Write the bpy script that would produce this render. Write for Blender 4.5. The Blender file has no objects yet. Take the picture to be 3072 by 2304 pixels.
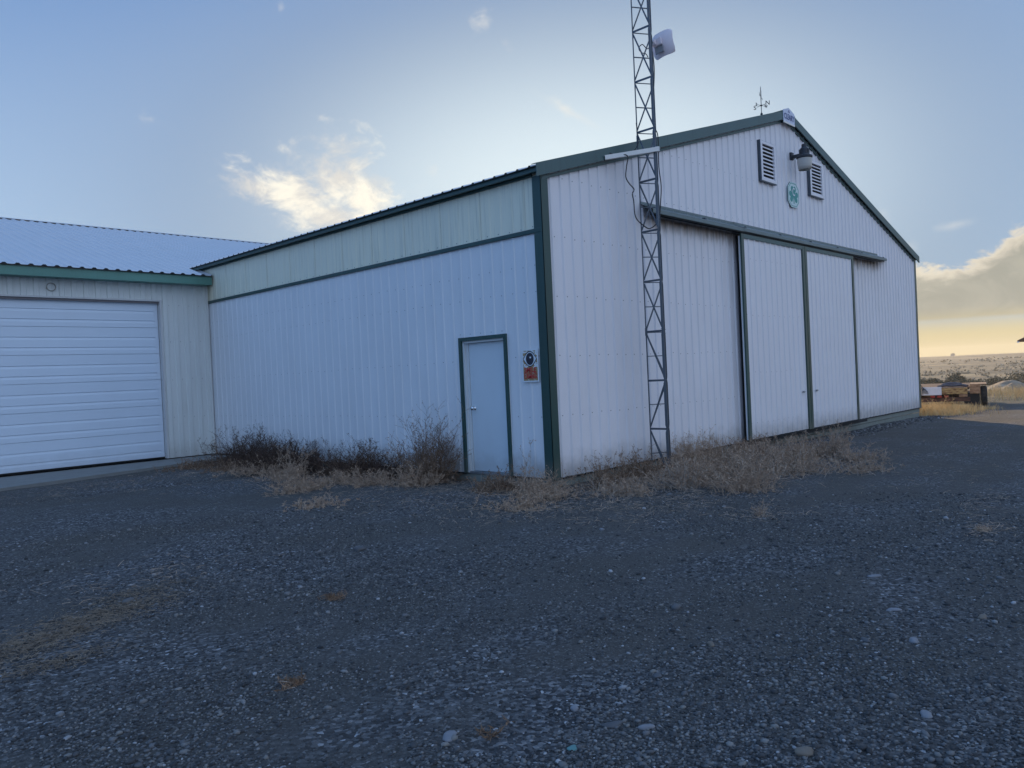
import bpy, bmesh, math, random
import numpy as np
from mathutils import Vector, Matrix
random.seed(7); RNG = np.random.default_rng(11)
C = bpy.context.scene.collection
PI = math.pi
W, H, SL, XP = 16.3, 4.32, 0.302, 7.98          # hangar gable width, eave height, roof slope
LY = 10.38                            # where the garage wall meets the hangar
def clamp(v, a, b): return max(a, min(b, v))
def lerp_tab(t, tab):
    for (a, va), (b, vb) in zip(tab, tab[1:]):
        if t <= b: return va + (vb-va)*max(0, (t-a))/(b-a)
    return tab[-1][1]
TERR = [(16.3,-.27),(20,-.36),(24,-.42),(50,-.9),(75,-1.5),(110,-2.3),(150,-2.6),(230,-1.9),(330,-.6),(450,.55),(600,.9),(900,-1),(5000,-40)]
def ground(x, y):
    if x < 16.3: z = -.11 - .16*clamp((x+1)/17.3, 0, 1)
    else: z = lerp_tab(x, TERR)
    if x < 3 and y > 6: z += .03
    far = clamp((x-30)/60, 0, 1)
    z += far*(.35*math.sin(x*.045+y*.02)+.22*math.sin(y*.06+x*.017+1.3)+.1*math.sin(x*.21+y*.13))
    return z
# ------------------------------------------------------------------ mesh helpers
class MB:
    def __init__(s): s.v=[]; s.f=[]; s.m=[]
    def face(s, pts, mi=0):
        n=len(s.v); s.v+= [tuple(p) for p in pts]; s.f.append(tuple(range(n,n+len(pts)))); s.m.append(mi)
    def box(s, x0,x1,y0,y1,z0,z1, mi=0, M=None):
        P=[Vector(p) for p in ((x0,y0,z0),(x1,y0,z0),(x1,y1,z0),(x0,y1,z0),(x0,y0,z1),(x1,y0,z1),(x1,y1,z1),(x0,y1,z1))]
        if M is not None: P=[M@p for p in P]
        n=len(s.v); s.v+=[tuple(p) for p in P]
        for f in ((3,2,1,0),(4,5,6,7),(0,1,5,4),(1,2,6,5),(2,3,7,6),(3,0,4,7)): s.f.append(tuple(n+i for i in f)); s.m.append(mi)
    def bar(s, a, b, w, d=None, mi=0, up=(0,0,1)):
        a=Vector(a); b=Vector(b); t=(b-a); L=t.length; t.normalize(); u=Vector(up)
        if abs(t.dot(u))>.98: u=Vector((1,0,0))
        r=t.cross(u).normalized(); u=r.cross(t); d=d or w
        M=Matrix((( r.x,t.x,u.x,a.x),(r.y,t.y,u.y,a.y),(r.z,t.z,u.z,a.z),(0,0,0,1)))
        s.box(-w/2,w/2,0,L,-d/2,d/2,mi,M)
    def tube(s, pts, r, n=8, mi=0, r1=None, cap=True):
        pts=[Vector(p) for p in pts]; base=len(s.v); k=len(pts)
        ref=Vector((0,0,1))
        for i,p in enumerate(pts):
            t=(pts[min(i+1,k-1)]-pts[max(i-1,0)]).normalized()
            rf=ref if abs(t.dot(ref))<.95 else Vector((1,0,0))
            u=t.cross(rf).normalized(); w=u.cross(t)
            rr=r if r1 is None else r+(r1-r)*i/(k-1)
            for j in range(n):
                a=2*PI*j/n; s.v.append(tuple(p+u*rr*math.cos(a)+w*rr*math.sin(a)))
        for i in range(k-1):
            for j in range(n):
                a=base+i*n+j; b=base+i*n+(j+1)%n
                s.f.append((a,b,b+n,a+n)); s.m.append(mi)
        if cap:
            s.f.append(tuple(base+j for j in range(n))); s.m.append(mi)
            s.f.append(tuple(base+(k-1)*n+j for j in reversed(range(n)))); s.m.append(mi)
    def lathe(s, prof, c=(0,0,0), n=24, mi=0, M=None):
        base=len(s.v); c=Vector(c)
        for r,z in prof:
            for j in range(n):
                p=Vector((r*math.cos(2*PI*j/n), r*math.sin(2*PI*j/n), z))
                if M is not None: p=M@p
                s.v.append(tuple(c+p))
        for i in range(len(prof)-1):
            for j in range(n):
                a=base+i*n+j; b=base+i*n+(j+1)%n
                s.f.append((a,b,b+n,a+n)); s.m.append(mi)
    def prism(s, outline, M, t, mi=0, side=None):   # 2-D outline extruded by t along local z
        n=len(outline); base=len(s.v)
        for z in (0,t):
            for (x,y) in outline: s.v.append(tuple(M@Vector((x,y,z))))
        s.f.append(tuple(base+i for i in reversed(range(n)))); s.m.append(mi)
        s.f.append(tuple(base+n+i for i in range(n))); s.m.append(mi)
        for i in range(n):
            j=(i+1)%n; s.f.append((base+i,base+j,base+n+j,base+n+i)); s.m.append(mi if side is None else side)
    def build(s, name, mats, parent=None, smooth=False, bevel=0, **k):
        me=bpy.data.meshes.new(name); me.from_pydata(s.v,[],s.f)
        if not isinstance(mats,(list,tuple)): mats=[mats]
        for m in mats: me.materials.append(m)
        me.polygons.foreach_set('material_index', s.m)
        if smooth: me.polygons.foreach_set('use_smooth',[True]*len(s.f))
        me.update()
        o=bpy.data.objects.new(name,me); C.objects.link(o)
        if parent is not None: o.parent=parent; o.matrix_parent_inverse=parent.matrix_basis.inverted()
        if bevel:
            b=o.modifiers.new('bevel','BEVEL'); b.width=bevel; b.segments=2; b.limit_method='ANGLE'
        tag(o,**k); return o
def tag(o,label=None,cat=None,group=None,kind=None):
    if label: o['label']=label
    if cat: o['category']=cat
    if group: o['group']=group
    if kind: o['kind']=kind
    return o
def empty(name,loc,label,cat,rz=0,group=None):
    o=bpy.data.objects.new(name,None); C.objects.link(o); o.location=loc; o.rotation_euler=(0,0,rz)
    o.empty_display_size=.2
    o.matrix_basis = Matrix.Translation(loc)@Matrix.Rotation(rz,4,'Z')
    return tag(o,label,cat,group)
def raw_mesh(name,V,F,mat,parent=None,smooth=False,**k):   # numpy arrays, triangles
    me=bpy.data.meshes.new(name); V=np.asarray(V,np.float32); F=np.asarray(F,np.int32)
    me.vertices.add(len(V)); me.vertices.foreach_set('co',V.ravel())
    n=F.shape[1]
    me.loops.add(F.size); me.loops.foreach_set('vertex_index',F.ravel())
    me.polygons.add(len(F)); me.polygons.foreach_set('loop_start',np.arange(0,F.size,n,dtype=np.int32))
    me.materials.append(mat); me.update(calc_edges=True); me.validate()
    if smooth: me.polygons.foreach_set('use_smooth',[True]*len(me.polygons))
    o=bpy.data.objects.new(name,me); C.objects.link(o)
    if parent is not None: o.parent=parent; o.matrix_parent_inverse=parent.matrix_basis.inverted()
    tag(o,**k); return o
# ------------------------------------------------------------------ materials
class NT:
    def __init__(s,tree): s.t=tree; s.t.nodes.clear()
    def n(s,typ,ins=None,**props):
        nd=s.t.nodes.new(typ)
        for k,v in props.items(): setattr(nd,k,v)
        for k,v in (ins or {}).items():
            if hasattr(v,'is_output') : s.t.links.new(v,nd.inputs[k])
            else: nd.inputs[k].default_value=v
        return nd
    def math(s,op,a,b=0.0,c=None,clamp=False):
        ins={0:a,1:b}
        if c is not None: ins[2]=c
        return s.n('ShaderNodeMath',ins,operation=op,use_clamp=clamp).outputs[0]
    def mix(s,fac,a,b,blend='MIX'):
        nd=s.n('ShaderNodeMix',None,data_type='RGBA',blend_type=blend)
        for k,v in ((0,fac),(6,a),(7,b)):
            if hasattr(v,'is_output'): s.t.links.new(v,nd.inputs[k])
            else: nd.inputs[k].default_value=v if k==0 else (tuple(v)+(1,) if len(v)==3 else v)
        return nd.outputs[2]
    def ramp(s,fac,stops):
        nd=s.n('ShaderNodeValToRGB',{0:fac}); r=nd.color_ramp
        while len(r.elements)<len(stops): r.elements.new(.5)
        for e,(p,c) in zip(r.elements,stops):
            e.position=p; e.color=(c,c,c,1) if isinstance(c,(int,float)) else tuple(c)+(1,)
        return nd.outputs[0]
    def smooth(s,v,a,b):
        return s.n('ShaderNodeMapRange',{0:v,1:a,2:b,3:0.0,4:1.0},interpolation_type='SMOOTHSTEP').outputs[0]
    def noise(s,vec,scale,detail=4,rough=.55,dist=0,out=0):
        return s.n('ShaderNodeTexNoise',{'Vector':vec,'Scale':scale,'Detail':detail,'Roughness':rough,'Distortion':dist}).outputs[out]
    def bump(s,h,strength=.3,dist=.01,normal=None):
        ins={'Height':h,'Strength':strength,'Distance':dist}
        if normal is not None: ins['Normal']=normal
        return s.n('ShaderNodeBump',ins).outputs[0]
def new_mat(name):
    m=bpy.data.materials.new(name); m.use_nodes=True; t=NT(m.node_tree)
    pos=t.n('ShaderNodeNewGeometry').outputs['Position']
    return m,t,pos
def finish(t,**ins):
    b=t.n('ShaderNodeBsdfPrincipled',ins); o=t.n('ShaderNodeOutputMaterial',{0:b.outputs[0]}); return b
def scaled(t,pos,s): return t.n('ShaderNodeVectorMath',{0:pos,1:s},operation='MULTIPLY').outputs[0]
def paint(name,col,rough=.45,var=.06,metal=0,dirt=0,stain=False,streak=.0,bump=.15,spec=.5):
    """weathered sheet-metal paint: faint blotches, vertical dirt streaks, dust at the foot, shallow oil canning"""
    m,t,pos=new_mat(name)
    a=t.noise(scaled(t,pos,(1.1,1.1,.5)),1.4,5,.6)
    c=t.mix(t.ramp(a,[(.3,0.),(.75,1.)]),tuple(x*(1-var) for x in col),tuple(min(1,x*(1+var)) for x in col))
    if streak:
        s=t.noise(scaled(t,pos,(9,9,.45)),1.6,4,.6)
        f=t.math('MULTIPLY',t.smooth(s,.52,.74),streak)
        c=t.mix(f,c,tuple(x*.62 for x in (col[0],col[1]*.97,col[2]*.9)))
    z=t.n('ShaderNodeSeparateXYZ',{0:pos}).outputs
    if dirt:
        nz=t.noise(pos,5,5,.65)
        h=t.math('ADD',z[2],t.math('MULTIPLY',nz,-.45))
        f=t.math('MULTIPLY',t.smooth(h,.22,-.22),dirt)
        c=t.mix(f,c,(.21,.19,.16))
    if stain:   # brown rust and dirt that has run down below the door track
        nz=t.noise(scaled(t,pos,(5,5,1.2)),1.5,4,.6)
        h=t.math('ADD',z[2],t.math('MULTIPLY',nz,.45))
        f1=t.math('MULTIPLY',t.smooth(h,3.92,4.22),t.smooth(z[2],4.02,3.97))
        inx=t.math('MULTIPLY',t.smooth(z[0],2.4,3.0),t.smooth(z[0],13.6,12.9))
        f=t.math('MULTIPLY',t.math('MULTIPLY',f1,inx),.85)
        c=t.mix(f,c,(.13,.075,.035))
    oc=t.noise(scaled(t,pos,(1.6,1.6,1.0)),1.3,3,.5)
    fine=t.noise(pos,60,3,.6)
    hh=t.math('ADD',t.math('MULTIPLY',oc,1.0),t.math('MULTIPLY',fine,.01))
    nrm=t.bump(hh,bump,.05)
    r=t.math('ADD',t.math('MULTIPLY',a,.18),rough-.09)
    finish(t,**{'Base Color':c,'Roughness':r,'Metallic':metal,'Normal':nrm,'Specular IOR Level':spec}); return m
def plain(name,col,rough=.6,metal=0,var=.15,scale=12,bump=.1,spec=.5):
    m,t,pos=new_mat(name); a=t.noise(pos,scale,5,.6)
    c=t.mix(a,tuple(x*(1-var) for x in col),tuple(min(1,x*(1+var)) for x in col))
    finish(t,**{'Base Color':c,'Roughness':rough,'Metallic':metal,'Normal':t.bump(a,bump,.01),'Specular IOR Level':spec}); return m
M={}
M['white']=paint('white_siding',(.74,.76,.79),.40,.04,dirt=.5,streak=.08)
M['gable']=paint('gable_siding',(.78,.76,.79),.42,.04,dirt=.5,stain=True,streak=.10)
M['leafpaint']=paint('sliding_door_siding',(.78,.76,.79),.42,.02,dirt=.5,streak=.08)
M['garagewall']=paint('garage_siding',(.66,.69,.68),.5,.04,dirt=.3,streak=.25)
M['gdoor']=paint('garage_door_paint',(.64,.74,.86),.4,.02,dirt=.15,bump=.05)
M['door']=paint('entry_door_paint',(.62,.70,.76),.35,.04,dirt=.3,bump=.03)
M['jamb']=paint('door_jamb_paint',(.66,.70,.72),.4,.05,dirt=.3,bump=.03)
M['roofw']=paint('white_roof_metal',(.58,.60,.64),.35,.04,streak=.1,bump=.08)
M['green']=paint('dark_green_trim',(.018,.062,.056),.4,.18,dirt=.3,streak=.3,bump=.1)
M['greeng']=paint('weathered_green_trim',(.060,.115,.115),.5,.15,streak=.35,bump=.1)
M['hood']=paint('weathered_hood_metal',(.12,.17,.18),.45,.15,streak=.3,bump=.15)
M['black']=plain('dark_gap',(.008,.009,.011),.8)
M['screw']=plain('screw_head',(.13,.13,.14),.5,.5)
M['concrete']=plain('concrete',(.20,.205,.20),.85,0,.25,3,.2)
M['board']=plain('skirt_board',(.19,.21,.19),.85,0,.25,6,.3)
M['tower']=plain('painted_tower_steel',(.085,.105,.13),.45,.4,.3,20,.1)
M['galv']=plain('galvanised_steel',(.32,.34,.36),.4,.6,.2,15,.1)
M['cable']=plain('black_cable',(.012,.012,.014),.6)
M['dish']=plain('white_dish_plastic',(.70,.62,.66),.35,0,.04,6,.02)
M['offw']=plain('off_white_metal',(.82,.78,.72),.45,0,.08,9,.05)
M['vane']=plain('dark_vane_metal',(.06,.065,.07),.5,.5)
M['lampb']=plain('dark_lamp_housing',(.03,.035,.045),.45,.3)
M['chrome']=plain('chrome_knob',(.75,.75,.76),.12,1,.02)
def skylight():
    m,t,pos=new_mat('fibreglass_skylight'); z=t.n('ShaderNodeSeparateXYZ',{0:pos}).outputs
    a=t.noise(scaled(t,pos,(2,2,.4)),2,5,.6)
    cell=t.math('FLOOR',t.math('DIVIDE',z[1],.9144)); r=t.n('ShaderNodeTexWhiteNoise',{'W':cell},noise_dimensions='1D').outputs[0]
    c=t.mix(a,(.76,.74,.58),(.86,.83,.66)); c=t.mix(t.math('MULTIPLY',r,.5),c,(.72,.72,.60))
    rs=t.math('MULTIPLY',t.smooth(t.noise(scaled(t,pos,(14,14,.5)),1.4,3,.6),.5,.72),.3); c=t.mix(rs,c,(.30,.32,.27))
    finish(t,**{'Base Color':c,'Roughness':.4,'Normal':t.bump(a,.1,.03),'Subsurface Weight':.0}); return m
M['sky']=skylight()
def lens():
    m,t,pos=new_mat('frosted_lamp_glass'); a=t.noise(scaled(t,pos,(1,1,20)),6,2)
    finish(t,**{'Base Color':(.50,.48,.44,1),'Roughness':.35,'Normal':t.bump(a,.2,.01)}); return m
M['lens']=lens()
def camo():       # peeling gold-brown ground of the camera sign
    m,t,pos=new_mat('peeling_sign_print'); z=t.n('ShaderNodeSeparateXYZ',{0:pos}).outputs
    a=t.noise(pos,15,3,.6,1.2); b=t.noise(pos,50,3,.6)
    low=t.smooth(z[2],1.62,1.56)
    f=t.smooth(t.math('ADD',a,t.math('MULTIPLY',low,.14)),.49,.53)
    c=t.mix(b,(.24,.15,.065),(.50,.35,.16)); c=t.mix(f,(.70,.74,.76),c)
    finish(t,**{'Base Color':c,'Roughness':.5}); return m
M['camo']=camo()
M['red']=plain('sign_red',(.55,.012,.02),.5,0,.25,60)
M['eyeb']=plain('sign_eye_black',(.008,.01,.03),.4)
M['eyew']=plain('sign_white',(.72,.76,.80),.45,0,.05)
M['teal']=plain('sign_teal',(.04,.30,.28),.5,0,.08,30)
M['tealw']=plain('sign_pale',(.60,.74,.74),.5,0,.05)
M['blue']=plain('sign_blue',(.04,.07,.22),.5)
M['pale']=plain('sign_lavender_white',(.60,.64,.78),.45,0,.06)
def weed_mat(name,c1,c2,rough=.85):
    m,t,pos=new_mat(name); a=t.noise(pos,9,4,.7); c=t.mix(t.ramp(a,[(.3,0.),(.7,1.)]),c1,c2)
    finish(t,**{'Base Color':c,'Roughness':rough,'Specular IOR Level':.2}); return m
M['wdark']=weed_mat('dark_dead_weed',(.045,.028,.022),(.13,.080,.058))
M['wbrown']=weed_mat('brown_dead_weed',(.13,.082,.055),(.31,.20,.13))
M['wtan']=weed_mat('tan_dead_weed',(.30,.205,.145),(.54,.40,.29))
M['wpale']=weed_mat('bleached_dead_weed',(.34,.28,.23),(.54,.47,.41))
M['wgold']=weed_mat('golden_dry_grass',(.48,.32,.14),(.75,.56,.29))
M['sage']=weed_mat('sagebrush_leaf',(.045,.05,.035),(.12,.12,.085))
M['stone']=plain('river_stone',(.085,.087,.095),.8,0,.35,8,.3)
M['stonel']=plain('pale_stone',(.20,.205,.225),.75,0,.15,14,.2)
M['stonet']=plain('tan_stone',(.16,.135,.11),.8,0,.25,14,.3)
def dirt_mat():
    m,t,pos=new_mat('light_dirt'); a=t.noise(pos,1.5,6,.65)
    c=t.mix(t.ramp(a,[(.35,0.),(.65,1.)]),(.16,.125,.09),(.46,.35,.24)); finish(t,**{'Base Color':c,'Roughness':.95,'Normal':t.bump(a,.6,.2)}); return m
M['dirt']=dirt_mat()
def gravel_mat():
    m,t,pos=new_mat('gravel_yard_and_field'); z=t.n('ShaderNodeSeparateXYZ',{0:pos}).outputs
    patch=t.noise(scaled(t,pos,(.9,.9,0.)),.55,5,.6)
    rut=t.noise(scaled(t,pos,(.5,1.6,0.)),.8,3,.5)
    big=t.smooth(t.math('ADD',t.math('MULTIPLY',patch,.65),t.math('MULTIPLY',rut,.35)),.42,.60)       # 0 compact dirt, 1 loose gravel
    wob=t.math('MULTIPLY',t.math('SUBTRACT',t.noise(scaled(t,pos,(1,1,0)),.18,2,.5),.5),2.6)
    tk=None
    for cc_ in (3.1,4.75,6.6):
        d_=t.math('ADD',t.math('ADD',z[1],t.math('MULTIPLY',z[0],-.10)),t.math('ADD',wob,cc_))
        b_=t.smooth(t.math('ABSOLUTE',d_),.34,.10); tk=b_ if tk is None else t.math('MAXIMUM',tk,b_)
    big=t.math('MULTIPLY',big,t.math('SUBTRACT',1.0,t.math('MULTIPLY',tk,.75)))
    v1=t.n('ShaderNodeTexVoronoi',{'Vector':pos,'Scale':46.0,'Randomness':1.0})
    v2=t.n('ShaderNodeTexVoronoi',{'Vector':pos,'Scale':105.0,'Randomness':1.0})
    r1=t.n('ShaderNodeSeparateColor',{0:v1.outputs['Color']}).outputs[0]; r2=t.n('ShaderNodeSeparateColor',{0:v2.outputs['Color']}).outputs[1]
    cs=t.ramp(r1,[(0.,(.024,.025,.028)),(.5,(.075,.075,.080)),(.85,(.165,.163,.168)),(.975,(.26,.255,.26)),(1.,(.50,.50,.52))])
    cf=t.ramp(r2,[(0.,(.034,.033,.034)),(.7,(.088,.085,.083)),(.95,(.15,.145,.14)),(1.,(.42,.41,.41))])
    dn=t.noise(pos,7,6,.65)
    cd=t.mix(dn,(.048,.044,.040),(.105,.094,.082))
    cf=t.mix(.45,cf,cd); cs=t.mix(t.smooth(v1.outputs['Distance'],.012,.016),cs,cs)
    edge=t.smooth(v1.outputs['Distance'],.45,.75)
    c=t.mix(big,cf,cs)
    bl=t.noise(scaled(t,pos,(1,1,0)),.3,3,.5); c=t.mix(t.math('MULTIPLY',t.smooth(bl,.35,.7),.35),c,(.085,.073,.060))
    # straw coloured film of litter along the foot of the walls
    # field beyond the yard
    fn=t.noise(scaled(t,pos,(.05,.011,0.)),1.6,7,.58,.3); fn2=t.noise(scaled(t,pos,(.6,.6,0.)),1.2,6,.7)
    f1=t.mix(t.smooth(fn2,.35,.65),(.22,.165,.10),(.42,.32,.19))
    f2=t.mix(t.smooth(fn2,.35,.65),(.075,.073,.058),(.15,.137,.105))
    fc=t.mix(t.smooth(fn,.49,.58),f2,f1)
    road=t.math('ABSOLUTE',t.math('ADD',z[1],t.math('MULTIPLY',t.math('SUBTRACT',z[0],20.0),.10)))
    nf=t.noise(scaled(t,pos,(.25,.25,0)),1.2,5,.6)
    off=t.math('ADD',t.math('ADD',z[0],t.math('MULTIPLY',z[1],.35)),t.math('MULTIPLY',nf,9.0))
    fm=t.smooth(off,28.0,33.0)
    fd_=t.smooth(z[0],90.,420.); fc=t.mix(t.math('MULTIPLY',fd_,.35),fc,(.24,.215,.175)); c=t.mix(fm,c,fc)
    hgt=t.math('ADD',t.math('MULTIPLY',v1.outputs['Distance'],t.math('MULTIPLY',big,-1.0)),t.math('ADD',t.math('MULTIPLY',v2.outputs['Distance'],-.4),t.math('MULTIPLY',dn,.5)))
    nrm=t.bump(hgt,.85,.014)
    finish(t,**{'Base Color':c,'Roughness':.92,'Normal':nrm,'Specular IOR Level':.25}); return m
M['ground']=gravel_mat()
def pebble_mat():
    m,t,pos=new_mat('gravel_stones'); g=t.n('ShaderNodeNewGeometry'); r=g.outputs['Random Per Island']
    c=t.ramp(r,[(0.,(.030,.031,.034)),(.45,(.085,.086,.092)),(.75,(.175,.175,.182)),(.92,(.25,.24,.225)),(.985,(.30,.305,.32)),(1.,(.50,.51,.54))])
    n=t.noise(pos,90,3,.6); c=t.mix(t.math('MULTIPLY',n,.5),c,(.05,.05,.05))
    finish(t,**{'Base Color':c,'Roughness':.8,'Specular IOR Level':.35}); return m
M['pebble']=pebble_mat()
# ------------------------------------------------------------------ ribbed sheet
PITCH=.2286
def rib_profile(u0,u1,phase=0,step=False,minor=True):
    """(u, height) list across [u0,u1] for 9-inch ribbed steel"""
    if step: base=[(-.056,0),(-.042,.022),(.042,.022),(.056,0)]
    else:
        base=[(-.030,0),(-.013,.019),(.013,.019),(.030,0)]
        if minor: base=base+[(.062,0),(.068,.003),(.078,.003),(.084,0),(.1446,0),(.1506,.003),(.1606,.003),(.1666,0)]
    out=[]; k=math.floor((u0-phase)/PITCH)-1
    while phase+k*PITCH<u1+PITCH:
        for du,h in base: out.append((phase+k*PITCH+du,h))
        k+=1
    def hat(u):
        for (a,ha),(b,hb) in zip(out,out[1:]):
            if a<=u<=b: return ha+(hb-ha)*(u-a)/(b-a)
        return 0
    return [(u0,hat(u0))]+[p for p in out if u0<p[0]<u1]+[(u1,hat(u1))]
def sheet(mb,rects,P,phase=0,mi=0,step=False,extra=(),minor=True):
    """rects: (u0,u1,zb,zt) zt may be a function of u; P(u,z,h) -> point. extra: u break points"""
    for (u0,u1,zb,zt) in rects:
        pr=rib_profile(u0,u1,phase,step,minor)
        for e in extra:
            if u0<e<u1: 
                import bisect
                us=[q[0] for q in pr]
                if e not in us:
                    i=bisect.bisect(us,e); a,b=pr[i-1],pr[i]; pr.insert(i,(e,a[1]+(b[1]-a[1])*(e-a[0])/(b[0]-a[0])))
        fb=zb if callable(zb) else (lambda u:zb); ft=zt if callable(zt) else (lambda u:zt)
        base=len(mb.v)
        for u,h in pr: mb.v.append(P(u,fb(u),h)); mb.v.append(P(u,ft(u),h))
        for i in range(len(pr)-1):
            a=base+2*i; mb.f.append((a,a+2,a+3,a+1)); mb.m.append(mi)
def screws(mb,us,zs,P,mi=1,r=.0065,skip=None):
    for z in zs:
        for u in us:
            if skip and skip(u,z): continue
            zz=z+random.uniform(-.012,.012)
            c=[P(u+r*math.cos(a),zz+r*math.sin(a),.006) for a in [k*PI/3 for k in range(6)]]
            b=[P(u+r*math.cos(a),zz+r*math.sin(a),.0) for a in [k*PI/3 for k in range(6)]]
            mb.face(c,mi)
            for k in range(6): mb.face([b[k],b[(k+1)%6],c[(k+1)%6],c[k]],mi)
# ================================================================== GROUND
def make_ground():
    def axis(lo,hi,step,far_lo,far_hi):
        a=list(np.arange(lo,hi,step)); s=step; x=lo; L=[]
        while x>far_lo: s*=1.18; x-=s; L.append(x)
        s=step; x=hi; Rr=[hi]
        while x<far_hi: s*=1.13; x+=s; Rr.append(x)
        return np.array(L[::-1]+a+Rr)
    X=axis(-9,20,.1,-500,800); Y=axis(-9,10,.1,-600,700)
    rx=RNG.random((64,64))
    def vn(x,y):
        xi=math.floor(x); yi=math.floor(y); fx=x-xi; fy=y-yi; fx=fx*fx*(3-2*fx); fy=fy*fy*(3-2*fy)
        g=lambda a,b: rx[a%64,b%64]
        return (g(xi,yi)*(1-fx)+g(xi+1,yi)*fx)*(1-fy)+(g(xi,yi+1)*(1-fx)+g(xi+1,yi+1)*fx)*fy-.5
    V=[]
    for y in Y:
        for x in X:
            z=ground(x,y)
            if -9<=x<=40 and -9<=y<=14: z+=.045*vn(x*.45,y*.45)+.02*vn(x*1.7,y*1.7)+.008*vn(x*5,y*5)
            elif x>40: z+=.25*vn(x*.12,y*.12)
            V.append((x,y,z))
    nx=len(X); F=[]
    for j in range(len(Y)-1):
        for i in range(nx-1): a=j*nx+i; F.append((a,a+1,a+1+nx,a+nx))
    raw_mesh('ground',V,F,M['ground'],smooth=True,kind='structure')
    return vn
VN=make_ground()
def gz(x,y):
    z=ground(x,y)
    if -9<=x<=40 and -9<=y<=14: z+=.045*VN(x*.45,y*.45)+.02*VN(x*1.7,y*1.7)+.008*VN(x*5,y*5)
    return z
# ---- loose gravel: many small stones as one stuff object
def make_pebbles():
    ico=bmesh.new(); bmesh.ops.create_icosphere(ico,subdivisions=1,radius=1)
    bv=np.array([v.co[:] for v in ico.verts]); bf=np.array([[v.index for v in f.verts] for f in ico.faces]); ico.free()
    cx,cy=-8.23,-7.2; Vs=[];Fs=[];n=0; cnt=0; target=60000; tries=0
    while cnt<target and tries<900000:
        tries+=1
        ang=math.radians(random.uniform(8,84)); d=2.9+7.5*random.random()**2.1
        x=cx+d*math.sin(ang); y=cy+d*math.cos(ang)
        if x>-.1 and y>-.1: continue
        dens=.5+1.6*VN(x*.9+7,y*.9+3)+.9*VN(x*3.1,y*3.1)
        if random.random()>clamp(dens+.12,.07,1): continue
        r=.0045+.0055*random.random()**1.6
        if random.random()<.05: r*=1.9
        if random.random()<.004: r*=2.1
        if d>6: r*=1.15
        sc=np.array([random.uniform(.9,1.5),random.uniform(.75,1.1),random.uniform(.45,.8)])*r
        v=bv*sc*(1+RNG.uniform(-.2,.2,(len(bv),1)))
        a=random.random()*6.28; ca,sa=math.cos(a),math.sin(a)
        v=v@np.array([[ca,sa,0],[-sa,ca,0],[0,0,1]])
        tl=random.uniform(-.3,.3); ct,st=math.cos(tl),math.sin(tl); v=v@np.array([[1,0,0],[0,ct,st],[0,-st,ct]])
        v=v+np.array([x,y,gz(x,y)+r*.25]); Vs.append(v); Fs.append(bf+n); n+=len(bv); cnt+=1
    raw_mesh('loose_gravel',np.vstack(Vs),np.vstack(Fs),M['pebble'],smooth=True,kind='stuff',label='loose dark grey gravel stones scattered over the yard',cat='gravel')
make_pebbles()
# ---- larger single stones
def stone(x,y,rx,ry,rz,mat,label,rot=0,seed=0,sink=.25,group='larger stones lying in the gravel'):
    rr=random.Random(seed); bm=bmesh.new(); bmesh.ops.create_icosphere(bm,subdivisions=3,radius=1)
    ph=[rr.uniform(0,6) for _ in range(6)]
    for v in bm.verts:
        c=v.co; k=1+.14*math.sin(c.x*2.3+ph[0])*math.cos(c.y*2.1+ph[1])+.10*math.sin(c.z*3+c.x*2.7+ph[2])+.05*math.sin(c.x*6+ph[3])*math.sin(c.y*5+ph[4])
        v.co=Vector((c.x*rx*k,c.y*ry*k,clamp(c.z*k,-1,.8)*rz))
    me=bpy.data.meshes.new('stone'); bm.to_mesh(me); bm.free(); me.materials.append(mat)
    me.polygons.foreach_set('use_smooth',[True]*len(me.polygons))
    o=bpy.data.objects.new('stone',me); C.objects.link(o); o.location=(x,y,gz(x,y)+rz*(1-2*sink)*.6); o.rotation_euler=(0,0,rot)
    tag(o,label,'stone',group)
stone(-6.02,-4.59,.045,.03,.014,M['stonel'],'flat wedge shaped pale grey stone at the bottom of the yard left of centre',.4,1)
stone(-5.44,-4.82,.024,.018,.015,M['stonel'],'small white boxy stone, brightest of the loose stones',.9,2)
stone(-5.21,-5.83,.042,.030,.020,M['stonet'],'large oval tan stone at the lower right, half sunk in gravel',-.3,3)
stone(-4.86,-4.9,.035,.022,.012,M['stone'],'flat grey stone above the small white boxy stone',.6,4)
stone(-4.28,-4.88,.026,.019,.016,M['stonet'],'small brown rounded stone just beyond the flat grey one',1.2,5)
stone(-5.46,-5.06,.052,.026,.013,M['stone'],'broad low dark grey stone beside a slim pale one',-.5,6)
stone(-5.40,-5.20,.038,.016,.016,M['stonel'],'slim pale stone with a dark underside beside a broad low one',-.9,7)
stone(-3.98,-1.0,.075,.055,.03,M['stone'],'dark grey flat rock alone in the middle distance of the yard, left of centre',.3,8)
stone(-2.09,-2.43,.03,.025,.016,M['stonel'],'pale pebble sized stone well out in the yard before the hangar corner',.3,9)
stone(-2.36,-5.12,.05,.022,.014,M['stonel'],'long pale blue-grey stone at the right, farthest out of the pale ones',-.9,10)
stone(-3.1,-5.49,.045,.022,.014,M['stonel'],'long pale stone on the right of the yard with a brown stone to its right',-.8,11)
stone(-2.95,-5.95,.03,.022,.02,M['stonet'],'reddish brown stone at the right of the yard',.1,12)
stone(-3.6,-5.76,.028,.024,.02,M['stonel'],'round pale stone on the right between two darker flat ones',.1,13)
stone(-3.75,-5.55,.03,.022,.014,M['stone'],'dark flat stone left of the round pale stone at the right',.7,14)
stone(-4.57,-6.1,.03,.024,.016,M['stonel'],'small pale stone at the lower right corner of the yard',.7,15)
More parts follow.
